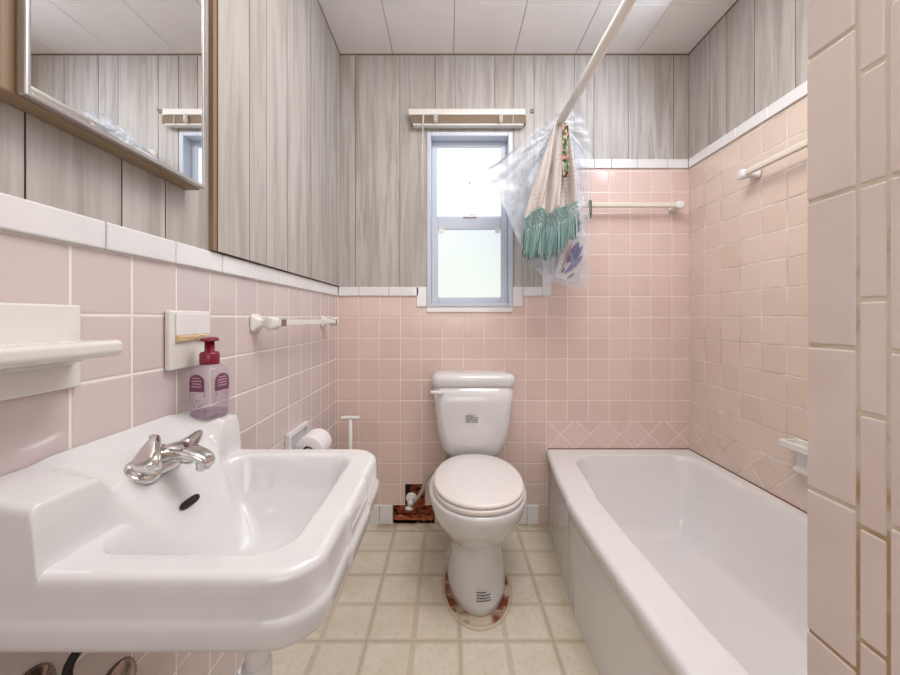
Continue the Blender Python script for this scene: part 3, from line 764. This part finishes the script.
t = thing('paper_holder', 'white ceramic toilet paper holder on the left wall behind the sink', 'toilet paper holder', (XL,1.375,.58))
mb = MB(); frame_z = (.50,.655)
y0,y1 = 1.285,1.468
mb.box((XL+.001,y0,.50),(XL+.018,y0+.016,.655)); mb.box((XL+.001,y1-.016,.50),(XL+.018,y1,.655)); mb.box((XL+.001,y0+.016,.639),(XL+.018,y1-.016,.655)); mb.box((XL+.001,y0+.016,.50),(XL+.018,y1-.016,.516)); mb.box((XL+.001,y0+.016,.516),(XL+.004,y1-.016,.639))
mb.obj('holder_frame', M['white_tile'], t, bevel=.003)
for ya in (1.300,1.440):
    mb = MB(); mb.box((XL+.016,ya,.572),(XL+.075,ya+.010,.596)); mb.obj('holder_arm', M['white_tile'], t, bevel=.003)
mb = MB(); mb.tube([(XL+.066,1.310,.584),(XL+.066,1.440,.584)],.008,12); mb.obj('roller', M['white_pl'], t)
t = thing('toilet_roll', 'white roll of toilet paper in the holder past the sink', 'toilet paper', (XL+.066,1.375,.584))
mb = MB(); n=40; a=Vector((XL+.068,1.322,.582)); ring = lambda y,r: [(a.x+r*math.cos(2*PI*q/n),y,a.z+r*math.sin(2*PI*q/n)) for q in range(n)]
mb.loft([ring(1.322,.020),ring(1.322,.0505),ring(1.3235,.0525),ring(1.4295,.0525),ring(1.431,.0505),ring(1.431,.020)],False,False); mb.obj('paper_roll', M['paper'], t, sharp=.8)
mb = MB(); mb.loft([ring(1.3222,.0200),ring(1.4308,.0200),ring(1.4308,.0188),ring(1.3222,.0188),ring(1.3222,.0200)],False,False); mb.obj('cardboard_core', M['card'], t, sharp=.8)

# white T handle standing against the back wall
t = thing('toilet_brush', 'white T-handled cleaning brush standing in the corner behind the sink', 'brush', (-.487,1.80,0))
mb = MB(); mb.tube(catmull([(-.533,1.79,.573),(-.51,1.79,.576),(-.487,1.79,.577),(-.464,1.79,.576),(-.441,1.79,.575)],4),.0105,12); mb.obj('handle', M['white_pl'], t)
mb = MB(); mb.tube([(-.487,1.79,.572),(-.487,1.79,.12)],.009,12); mb.obj('stem', M['white_pl'], t)
mb = MB(); mb.lathe([(.045,0),(.052,.004),(.044,.10),(.036,.13),(.030,.132),(.030,.125)],(-.487,1.79,0)); mb.obj('holder_cup', M['white_pl'], t)
mb = MB(); mb.lathe([(.010,.09),(.026,.10),(.028,.14),(.012,.16)],(-.487,1.79,0)); mb.obj('bristle_head', M['paper'], t)

# ------------------------------------------------------------------ toilet
TX = .111
toilet = thing('toilet', 'white two-piece toilet with closed lid below the window', 'toilet', (TX,1.5,0))
mb = MB()
R = lambda z,hx,yf,yb,e: sell(TX, yf+(yb-yf)*.5, hx, (yb-yf)*.5, z, 56, e)
def RB(z, hx, yf, yb, e=2.1, mid=.5):
    cy = yf+(yb-yf)*mid; return sell(TX, cy, hx, yb-cy, z, 56, e, hy2=cy-yf)
rings = [RB(0,.112,1.302,1.74,2.05,.50), RB(.004,.119,1.294,1.745,2.05,.50), RB(.03,.119,1.294,1.745,2.05,.50), RB(.07,.113,1.302,1.74,2.05,.48),
         RB(.12,.104,1.315,1.73,2.25,.42), RB(.17,.098,1.330,1.72,2.2,.42), RB(.205,.098,1.330,1.72,2.2,.42), RB(.235,.116,1.306,1.72,2.2,.42), RB(.265,.148,1.270,1.73,2.15,.45),
         RB(.305,.170,1.238,1.735,2.1,.47), RB(.34,.182,1.213,1.74,2.1,.47), RB(.375,.190,1.201,1.74,2.1,.47), RB(.395,.191,1.199,1.74,2.1,.47),
         RB(.403,.188,1.203,1.737,2.1,.47), RB(.405,.175,1.213,1.73,2.1,.47)]
mb.loft(rings); mb.obj('bowl', M['porc'], toilet)
def slab(prof, name, mat):
    mb = MB(); mb.loft([sell(TX+.003, 1.43, .177*s, .252*s2, z, 56, 2.15, hy2=(.225)*s2) for z,s,s2 in prof]); return mb.obj(name, mat, toilet)
slab([(.406,.955,.965),(.409,.995,1.0),(.420,1.0,1.003),(.425,.985,.99),(.426,.95,.96)], 'seat', M['seat'])
slab([(.4275,.94,.95),(.4285,.975,.98),(.434,.985,.99),(.440,.975,.98),(.4435,.93,.94),(.4455,.6,.62),(.446,.2,.2)], 'lid', M['seat'])
for s in (-1,1):
    mb = MB(); mb.box((TX+s*.075-.02,1.655,.405),(TX+s*.075+.02,1.688,.427)); mb.obj('hinge', M['seat'], toilet, bevel=.006, seg=3)
def rr_ring(cx, cy, hx, hy, z, r=.03, n=8, bulge=0.0):
    out = []
    for (sx, sy, a0) in ((1,1,0),(-1,1,PI/2),(-1,-1,PI),(1,-1,1.5*PI)):
        for k in range(n+1):
            a = a0+PI/2*k/n; out.append([cx+sx*(hx-r)+r*math.cos(a), cy+sy*(hy-r)+r*math.sin(a), z])
    for p in out:
        if p[1] < cy: p[1] -= bulge*(1-((p[0]-cx)/hx)**2)
    return [tuple(p) for p in out]
TY0, TY1 = 1.69, 1.875; tc = (TY0+TY1)/2+.003; TKX = TX+.005
mb = MB(); mb.loft([rr_ring(TKX,tc+.008,.122,.066,.406,.04),rr_ring(TKX,tc+.006,.138,.076,.425,.045,bulge=.004),rr_ring(TKX,tc+.004,.149,.083,.445,.045,bulge=.008),rr_ring(TKX,tc+.002,.158,.086,.48,.045,bulge=.01),rr_ring(TKX,tc,.174,.088,.56,.04,bulge=.012),
    rr_ring(TKX,tc,.184,.089,.66,.036,bulge=.012),rr_ring(TKX,tc,.190,.090,.752,.032,bulge=.012)])
tank = mb.obj('tank', M['porc'], toilet)
mb = MB(); mb.loft([rr_ring(TKX,tc,.191,.093,.748,.034,bulge=.012),rr_ring(TKX,tc,.197,.095,.752,.036,bulge=.013),rr_ring(TKX,tc,.199,.096,.782,.038,bulge=.013),rr_ring(TKX,tc,.194,.092,.795,.036,bulge=.012),rr_ring(TKX,tc,.184,.082,.803,.034,bulge=.011),rr_ring(TKX,tc,.14,.05,.807,.03,bulge=.005)])
mb.obj('tank_lid', M['porc'], toilet)
mb = MB(); yf = tc-.098
mb.lathe([(.014,0),(.014,.006),(.010,.010),(.008,.016)],(TX-.150,yf+.004,.722),(0,-1,0)); mb.tube(catmull([(TX-.150,yf-.012,.722),(TX-.165,yf-.016,.725),(TX-.185,yf-.016,.727),(TX-.196,yf-.014,.727)],5),[.008]*8+[.0085]*4+[.0095]*3+[.006]); mb.obj('flush_lever', M['porc'], tank)
def print_mark(parent, cx, cz, w_, yfun, name='printed_mark', rows=4):
    mb = MB()
    for r in range(rows):
        x = cx-w_/2; z = cz-r*.0095; end = cx+w_/2*(.3 if r == 0 else .9)
        while x < end:
            l = random.uniform(.003,.009); l = min(l,end-x+.002)
            if not (r == rows-1 and abs(x-cx+w_*.12) < w_*.07):
                y = yfun(x,z); h_ = .0045
                mb.quad((x,y,z),(x+l,y,z),(x+l,y,z+h_),(x,y,z+h_))
            x += l+.0015
    return mb.obj(name, M['ink'], parent, smooth=False)
print_mark(tank, TX-.004, .612, .058, lambda x,z: tc-.0885-.012*(1-((x-TKX)/.17)**2)-.0016)
print_mark(toilet, TX+.014, .082, .052, lambda x,z: 1.296+(.118*1.0)*0.0+ (((x-TX)/.118)**2)*.085+ (.0 if z < .03 else (z-.03)*.11) -.0035)
for s in (-1,1):
    mb = MB(); mb.lathe([(.013,0),(.013,.006),(.008,.014),(.002,.016)],(TX+s*.105,1.60,.03),(s,0,.4)); mb.obj('bolt_cap', M['white_pl'], toilet)

# supply valve and hose from the broken wall
t = thing('supply_valve', 'white stop valve in the broken wall opening left of the toilet', 'valve', (-.205,YB,.13))
mb = MB(); mb.lathe([(.026,0),(.030,.003),(.028,.009),(.014,.013),(.010,.014),(.010,.045),(.014,.046),(.014,.060)],(-.195,YB-.004,.135),(0,-1,0)); mb.obj('valve_body', M['white_pl'], t)
mb = MB(); mb.lathe([(.009,0),(.009,.012),(.019,.014),(.020,.022),(.015,.027)],(-.200,YB-.050,.125),(-.15,-.3,-1)); mb.obj('valve_handle', M['cream'], t)
mb = MB(); mb.tube(catmull([(-.190,YB-.050,.140),(-.165,YB-.055,.155),(-.135,YB-.06,.20),(-.115,YB-.065,.255),(-.080,YB-.075,.300),(-.035,YB-.085,.325),(-.012,YB-.085,.37),(-.012,YB-.085,.408)],8),.0085,12); mb.obj('supply_hose', M['hose'], t)

# ------------------------------------------------------------------ bathtub
tub = thing('bathtub', 'white enamelled alcove bathtub along the right wall', 'bathtub', (.88,1.14,0))
TY_0, TY_1 = .405, YB-.0015
def outer_x(y):
    # the rim bows out towards the room between its two ends
    pts = [(.405,.50),(.50,.478),(.60,.462),(.80,.452),(1.11,.443),(1.30,.442),(1.384,.444),(1.390,.449),(1.50,.457),(1.60,.468),(1.72,.484),(1.80,.496),(1.8855,.507)]
    for (a,b),(c,d) in zip(pts[:-1],pts[1:]):
        if y <= c: return b+(d-b)*(y-a)/(c-a)
    return pts[-1][1]
mb = MB()
NY, NR = 90, 16
ycl = lambda s: TY_0+(TY_1-TY_0)*s
def inner(u, v):
    """u: 0..1 along, v 0..1 across: height of tub surface"""
    return 0
XI1 = XR-.055
def tub_h(x, y):
    x0 = outer_x(y)
    fx0, fy0 = min(x-(x0+.118), XI1-x), min(y-(TY_0+.075), (TY_1-.085)-y)
    r = .10
    qx, qy = r-fx0, r-fy0
    d = -(math.hypot(max(qx,0),max(qy,0))+min(max(qx,qy),0)-r)
    if d <= 0: hgt = RIM_T
    else:
        # steep side, rounded bottom; head end slopes more
        k = .125 + .10*sst((y-1.2)/.5)
        tt = min(d/k,1); hgt = RIM_T-.335*(1-(1-tt)**2.6)*sst(d/.025+.25)
    de = x-x0; Rr = .020
    if de < Rr: hgt -= Rr-math.sqrt(max(Rr*Rr-(Rr-de)**2,0))
    return hgt
NX, NYY = 120, 170; vs=[]; xs_=[]
for i in range(NYY+1):
    y = ycl(i/NYY); x0 = outer_x(y); x1 = XR-.0015
    for j in range(NX+1):
        s = j/NX; s = .5*s+.5*(1-math.cos(s*PI/2)); x = x0+(x1-x0)*s
        vs.append((x,y,tub_h(x,y)))
fs = [(i*(NX+1)+j,(i+1)*(NX+1)+j,(i+1)*(NX+1)+j+1,i*(NX+1)+j+1) for i in range(NYY) for j in range(NX)]
cur = [i*(NX+1) for i in range(NYY+1)]
def recess(y): return .010*(sst((y-1.40)/.06)) 
for zt, off in ((.362,0),(.345,.002),(.335,.008),(.325,.016),(.29,.020),(.2,.018),(.1,.014),(.012,.008),(0,.008)):
    new=[]
    for k,i in enumerate(range(NYY+1)):
        y = ycl(i/NYY); extra = recess(y+(.335-zt)*.35) if zt < .34 else 0
        flare = (.500-outer_x(y))*.0
        new.append(len(vs)); vs.append((outer_x(y)+off*.8+extra*.6+flare,y,zt))
    for k in range(NYY): fs.append((cur[k],new[k],new[k+1],cur[k+1]))
    cur = new
mb.add(vs, fs); to = mb.obj('tub_shell', M['tubp'], tub); smooth_angle(to, 1.0)
mb = MB(); zb = tub_h(.88,.72); mb.lathe([(.03,0),(.03,.003),(.022,.004),(.02,.001)],(.88,.66,tub_h(.88,.66))); mb.obj('tub_drain', M['chrome'], tub)
mb = MB(); mb.box((TUBX+.01,YB-.004,RIM_T-.001),(XR-.001,YB-.0005,RIM_T+.004)); mb.box((XR-.004,.41,RIM_T-.001),(XR-.0005,YB,RIM_T+.004))
struct(mb.obj('trim_8', simple('stained caulk', srgb(128,92,70), .8), smooth=False))

# ------------------------------------------------------------------ tub wall bars and soap dish
def flat_bar(t, a, b, d):
    mb = MB(); a, b, d = Vector(a), Vector(b), Vector(d); up = Vector((0,0,1))
    pr = [(-.006,-.0125),(.002,-.0125),(.006,-.009),(.007,0),(.006,.009),(.002,.0125),(-.006,.0125)]
    mb.loft([[p+d*q+up*z for q,z in pr] for p in (a,b)]); return mb.obj('bar', M['barpl'], t, bevel=.001)
def clip_post(t, base, d, al):
    mb = MB(); base, d, al = Vector(base), Vector(d), Vector(al); up = Vector((0,0,1))
    rings=[]
    for hh,wx,wz in ((.001,.024,.020),(.010,.024,.020),(.016,.015,.014),(.040,.012,.012),(.046,.018,.019),(.068,.018,.019),(.072,.014,.014)):
        rings.append([base+d*hh+al*wx*math.copysign(abs(math.cos(2*PI*k/20))**.6,math.cos(2*PI*k/20))+up*wz*math.copysign(abs(math.sin(2*PI*k/20))**.6,math.sin(2*PI*k/20)) for k in range(20)])
    mb.loft(rings); mb.obj('post', M['white_tile'], t)
t = thing('towel_bar', 'cream towel bar on the pink tile of the back wall above the tub', 'towel bar', (.85,YB,1.64))
clip_post(t,(.550,YB,1.64),(0,-1,0),(1,0,0)); clip_post(t,(1.165,YB,1.64),(0,-1,0),(1,0,0)); flat_bar(t,(.555,YB-.056,1.642),(1.160,YB-.056,1.642),(0,-1,0))
t = thing('towel_bar', 'cream towel bar on the right wall beside the tub', 'towel bar', (XR,1.2,1.655))
clip_post(t,(XR,1.470,1.653),(-1,0,0),(0,1,0)); clip_post(t,(XR,.86,1.653),(-1,0,0),(0,1,0)); flat_bar(t,(XR-.056,1.465,1.655),(XR-.056,.865,1.655),(-1,0,0))
t = thing('soap_dish', 'cream ceramic soap dish on the right wall over the tub rim', 'soap dish', (XR,1.22,.60))
mb = MB(); mb.box((XR-.009,1.145,.520),(XR-.001,1.300,.640)); mb.obj('wall_plate', M['cream'], t, bevel=.004, seg=3)
mb = MB(); mb.box((XR-.064,1.145,.612),(XR-.008,1.305,.622)); mb.box((XR-.064,1.145,.620),(XR-.057,1.305,.636)); mb.box((XR-.060,1.297,.620),(XR-.008,1.305,.636)); mb.box((XR-.060,1.145,.620),(XR-.008,1.153,.636)); mb.obj('dish_tray', M['cream'], t, bevel=.003, seg=3)
mb = MB(); mb.loft([[(XR-x_,y_,z_) for x_,y_ in ((.008,1.285-i_),(o_,1.285-i_),(o_,1.165+i_),(.008,1.165+i_))] for z_,o_,i_ in ((.613,.055,0),(.600,.032,.01),(.560,.028,.012),(.545,.036,.004),(.530,.036,.004))]); mb.obj('dish_bracket', M['cream'], t, bevel=.003)

# ------------------------------------------------------------------ curtain rod
RX, RZ = .479, 1.9116
t = thing('curtain_rod', 'cream shower curtain rod running from front to back over the tub edge', 'curtain rod', (RX,1.145,RZ))
mb = MB(); mb.tube([(RX,WY1+.004,RZ),(RX,YB-.014,RZ)],.0165,24); mb.obj('rod', M['rod'], t)
for y, d in ((WY1-.001,1),(YB-.0065,-1)):
    mb = MB(); mb.lathe([(.034,0),(.033,.005),(.020,.009),(.019,.02)],(RX,y,RZ),(0,d,0)); mb.obj('rod_flange', M['rod'], t)

# ------------------------------------------------------------------ hanging towels in a plastic bag, on the rod
BY = 1.615
def W(px, py, dy=0.0):
    y = BY+dy; return Vector(((px-449)*BY/362, y, 1.07-(py-318)*BY/362))
def drape(name, top, bot, mat, amp, freq, dy, rows=40, cols=90, seed=0, parent=None, matf=None, mats=None, wav=0.002):
    """cloth hung from the polyline top to the polyline bot, pleated"""
    mb = MB(); vs=[]
    def samp(pl, s):
        f = s*(len(pl)-1); i = min(int(f), len(pl)-2); a, b = pl[i], pl[i+1]; q = f-i; return (a[0]+(b[0]-a[0])*q, a[1]+(b[1]-a[1])*q)
    for i in range(rows+1):
        q = i/rows
        for j in range(cols+1):
            s = j/cols; a = samp(top,s); b = samp(bot,s)
            px, py = a[0]+(b[0]-a[0])*q, a[1]+(b[1]-a[1])*q
            am = amp*(.35+.65*q)
            yy = am*math.sin(s*freq*2*PI+seed+.8*math.sin(q*3+seed))+am*.35*math.sin(s*freq*5.3*PI+seed*2)
            p = W(px,py,dy+yy); p.x += wav*math.sin(s*freq*2*PI+q*5+1.2); vs.append(p)
    n = cols+1
    fs = [(i*n+j,i*n+j+1,(i+1)*n+j+1,(i+1)*n+j) for i in range(rows) for j in range(cols)]
    mb.add(vs, fs)
    if matf: 
        for k,(i,j) in enumerate([(i,j) for i in range(rows) for j in range(cols)]): mb.mi[k] = matf(i/rows, j/cols)
    o = link(name, mb.mesh(name, False), mats or [mat], parent)
    s_ = o.modifiers.new('solid','SOLIDIFY'); s_.thickness = .0015
    return o
tw = thing('fringed_towel', 'cream printed towel with a knotted teal fringe hanging from the curtain rod', 'towel', (RX,BY,1.9))
top = [(549,134),(552,131),(556,129),(561,131),(565,134)]
bot = [(522,221),(529,215),(536,213),(541,216),(545,218),(551,214),(558,211),(564,209),(571,207)]
drape('towel_cloth', top, bot, M['cloth'], .026, 2.6, -.060, seed=.5, parent=tw, wav=.004)
def on_bot(s):
    f = s*(len(bot)-1); i=min(int(f),len(bot)-2); q=f-i; return bot[i][0]+(bot[i+1][0]-bot[i][0])*q, bot[i][1]+(bot[i+1][1]-bot[i][1])*q
endl = [(519,255),(524,261),(530,259),(536,260),(542,260),(549,258),(555,254),(562,247),(572,238)]
def on_end(s):
    f = s*(len(endl)-1); i=min(int(f),len(endl)-2); q=f-i; return endl[i][0]+(endl[i+1][0]-endl[i][0])*q, endl[i][1]+(endl[i+1][1]-endl[i][1])*q
def fy_(s): return -.062+.026*math.sin(s*2.6*2*PI+.5+.8*math.sin(3.5))
hem = MB(); 
hp = [W(on_bot(k/60)[0], on_bot(k/60)[1]+.8, fy_(k/60)-.003) for k in range(61)]
hem.tube(hp, .0042, 8); hem.obj('hem_cord', M['teal2'], tw)
kn = MB(); NK = 26                                             # diamond knot lattice
for r in range(4):
    for k in range(NK):
        s0 = (k+.5*(r%2))/NK
        if s0 > 1: continue
        def pt(s, rr):
            s = max(0,min(1,s)); a=on_bot(s); b=on_end(s); q = rr*.085; return W(a[0]+(b[0]-a[0])*q, a[1]+(b[1]-a[1])*q+1.0, fy_(s)-.005)
        c = pt(s0, r); kn.lathe([(.001,-.0035),(.0036,-.002),(.0036,.002),(.001,.0035)], c, (0,0,1), 7, mi=(k%3==0))
        for ds in (-.5,.5):
            if 0 <= s0+ds/NK <= 1: kn.tube([c, pt(s0+ds/NK, r+1)], .0016, 5, mi=(k%2))
kn.obj('knotted_border', [M['teal'], M['teal2']], tw)
tas = MB()
for k in range(130):
    s = (k+.5)/130+random.uniform(-.004,.004); s=max(0,min(1,s)); a=on_bot(s); b=on_end(s); cl = (round(s*NK)/NK)
    a2=on_bot(cl); yy=fy_(s)-.004+random.uniform(-.008,.006)
    x0 = a2[0]*.75+a[0]*.25+(b[0]-a2[0])*.34; y0_=a2[1]+(b[1]-a2[1])*.34; sg = random.uniform(-1.5,1.5)
    pts = [W(x0,y0_,fy_(cl)-.005), W(x0*.5+(b[0]+sg)*.5, y0_*.5+b[1]*.5, yy), W(b[0]+sg*1.2, b[1]+random.uniform(-4,3), yy)]
    tas.tube(catmull(pts,4), [.0019]*3+[.0024]*4+[.0022,.0016], 5, mi=random.choice((0,0,1,1,2)))
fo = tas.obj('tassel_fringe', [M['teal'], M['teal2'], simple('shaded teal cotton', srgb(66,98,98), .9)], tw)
# dark flower-print cloth peeking out below the rod end
fl = drape('floral_cloth', [(554,136),(560,136)], [(556,186),(562,186)], M['floral'], .004, 1, -.105, rows=16, cols=10)
tag(fl, 'narrow dark flower-print cloth between the towel and the plastic, under the rod end', 'cloth')
# second cloth, white with purple leaves
lv = drape('leaf_print_cloth', [(560,150),(566,150),(572,155)], [(552,272),(565,276),(578,281)], None, .010, 2.5, .060, rows=50, cols=40, seed=2, mats=[simple('white cotton', srgb(226,222,222), .9)])
tag(lv, 'white cloth with purple leaf print hanging in the bag behind the fringe', 'cloth')
def leaf(mb, p0, p1, w_, mi):
    n=12; a=[];b=[]
    d = Vector((p1[0]-p0[0],p1[1]-p0[1])); nn = Vector((-d.y,d.x)).normalized()
    for k in range(n+1):
        q=k/n; c=(p0[0]+d.x*q,p0[1]+d.y*q); ww_=w_*math.sin(PI*q)**.7
        a.append(W(c[0]+nn.x*ww_,c[1]+nn.y*ww_,.028)); b.append(W(c[0]-nn.x*ww_*.6,c[1]-nn.y*ww_*.6,.028))
    mb.add(a+b,[(k,k+1,n+2+k,n+1+k) for k in range(n)],mi)
mb = MB(); 
for a,b,w_,mi in (((569,262),(581,240),4.6,0),((566,273),(585,254),3.2,0),((573,262),(585,244),3.0,0),((567,266),(574,240),1.2,1),((564,268),(570,248),1.0,1),((578,224),(585,219),1.6,0),((575,232),(584,226),1.0,0),((568,278),(577,272),1.2,2),((563,272),(567,266),1.4,2)): leaf(mb,a,b,w_,mi)
# backing sheet of the leaf cloth panel
bk = [W(a_,b_,.032) for a_,b_ in ((576,210),(586,212),(586,236),(584,262),(577,282),(556,276),(562,255),(570,232))]
mb.add(bk,[tuple(range(8))],3)
q = mb.obj('leaf_print', [M['purple'],M['orange'],M['ink'],simple('white cotton panel', srgb(228,220,216), .9)], lv, smooth=False)

# plastic bag: two crumpled film layers tied round the rod
def film(name, outline, apex, dy, seed, parent, amp=.05):
    pl=[]; m_=len(outline)
    for i in range(m_):
        a,b=outline[i],outline[(i+1)%m_]
        L_=math.hypot(b[0]-a[0],b[1]-a[1]); k=max(2,int(L_/2.2))
        pl += [(a[0]+(b[0]-a[0])*q/k,a[1]+(b[1]-a[1])*q/k) for q in range(k)]
    # soften outline
    for _ in range(1): pl=[((pl[i-1][0]+pl[i][0]*2+pl[(i+1)%len(pl)][0])/4,(pl[i-1][1]+pl[i][1]*2+pl[(i+1)%len(pl)][1])/4) for i in range(len(pl))]
    n=len(pl); NR_=42; vs=[]
    for r in range(1,NR_+1):
        q=r/NR_
        for k,(x,y) in enumerate(pl):
            px,py=apex[0]+(x-apex[0])*q, apex[1]+(y-apex[1])*q
            a=math.atan2(y-apex[1],x-apex[0])
            rdg=noise.noise(Vector((math.cos(a)*4.5+seed,math.sin(a)*4.5,q*1.3+seed)))
            f1=1-abs(rdg)*2.6
            n2=noise.noise(Vector((px*.055+seed,py*.055,seed*2))); n3=1-abs(noise.noise(Vector((px*.11,py*.09+seed,seed))))*2.4
            d=amp*(.25+.75*q)*(1-.85*q**8)*(f1*.55+n2*.5+n3*.10)
            p=W(px,py,dy+d*(1 if dy>0 else -1)); vs.append(p)
    c0=len(vs); vs.append(W(apex[0],apex[1],dy*.4))
    fs=[(r*n+k,r*n+(k+1)%n,(r+1)*n+(k+1)%n,(r+1)*n+k) for r in range(NR_-1) for k in range(n)]+[(c0,(k+1)%n,k) for k in range(n)]
    mb=MB(); mb.add(vs,fs); return mb.obj(name, M['film'], parent)
bag = thing('plastic_bag', 'clear crumpled plastic bag hooked on the curtain rod around the towels', 'plastic bag', (RX,BY,1.9))
out1 = [(481,190),(487,168),(500,160),(520,143),(546,121),(556,113),(575,110),(583,112),(587,121),(591,140),(593,165),(591,200),(590,240),(590,289),(570,286),(549,281),(534,268),(527,255),(518,240),(511,222),(503,204),(497,192)]
film('bag_front', out1, (560,126), .004, 1.3, bag, .035)
out2 = [(500,186),(492,176),(505,162),(522,147),(548,124),(572,114),(585,125),(589,150),(590,200),(588,284),(560,279),(536,262),(522,236),(510,205)]
film('bag_back', out2, (562,128), .085, 5.1, bag, .035)
g = MB(); g.tube(catmull([(.709,YB-.045,1.656),(.713,YB-.066,1.662),(.714,YB-.072,1.62),(.711,YB-.070,1.572),(.706,YB-.072,1.60),(.705,YB-.074,1.645),(.708,YB-.060,1.660)],6),.003,8)
tag(g.obj('cord_loop', M['green']), 'small green cord loop hanging from the back towel bar beside the bag', 'cord')

# ------------------------------------------------------------------ light
def area(name, loc, rot, size, size_y, power, col):
    l = bpy.data.lights.new(name,'AREA'); l.shape='RECTANGLE'; l.size=size; l.size_y=size_y; l.energy=power; l.color=col
    o = bpy.data.objects.new(name,l); C.objects.link(o); o.location=loc; o.rotation_euler=rot; return o
area('ceiling_lamp', (.35,.85,ZC-.03), (0,0,0), .7, .7, 13, (1.0,.97,.94))
area('bounce_fill', (.25,.35,1.95), (PI,0,0), 1.0, .8, 8, (1.0,.97,.95))  # no fixture: upward fill added to brighten the ceiling
area('cool_fill', (1.05,1.25,2.32), (0,math.radians(62),0), .5, .5, 5, (.70,.82,1.0))  # added unseen fill, gives the left wall a cool window-like tint
area('rear_fill', (.1,-.9,1.45), (math.radians(88),0,0), 1.2, 1.0, 6.0, (.98,.97,1.0))  # unseen fill added behind the camera to lift the near surfaces
w = bpy.data.worlds.new('world'); sc.world = w; w.use_nodes = True
w.node_tree.nodes['Background'].inputs[0].default_value = (.9,.95,1,1); w.node_tree.nodes['Background'].inputs[1].default_value = 1.0

cam = bpy.data.cameras.new('camera'); co = bpy.data.objects.new('camera', cam); C.objects.link(co)
co.location = (0,0,1.07); co.rotation_euler = (PI/2,0,0)
cam.sensor_width = 36; cam.lens = 36*362/900; cam.shift_x = 1/900; cam.shift_y = -19.5/900; cam.clip_start = .02
sc.camera = co
sc.view_settings.view_transform = 'Standard'; sc.view_settings.look = 'None'
sc.view_settings.exposure = 0.40
sc.cycles.use_denoising = True; sc.cycles.max_bounces = 8; sc.cycles.transparent_max_bounces = 24
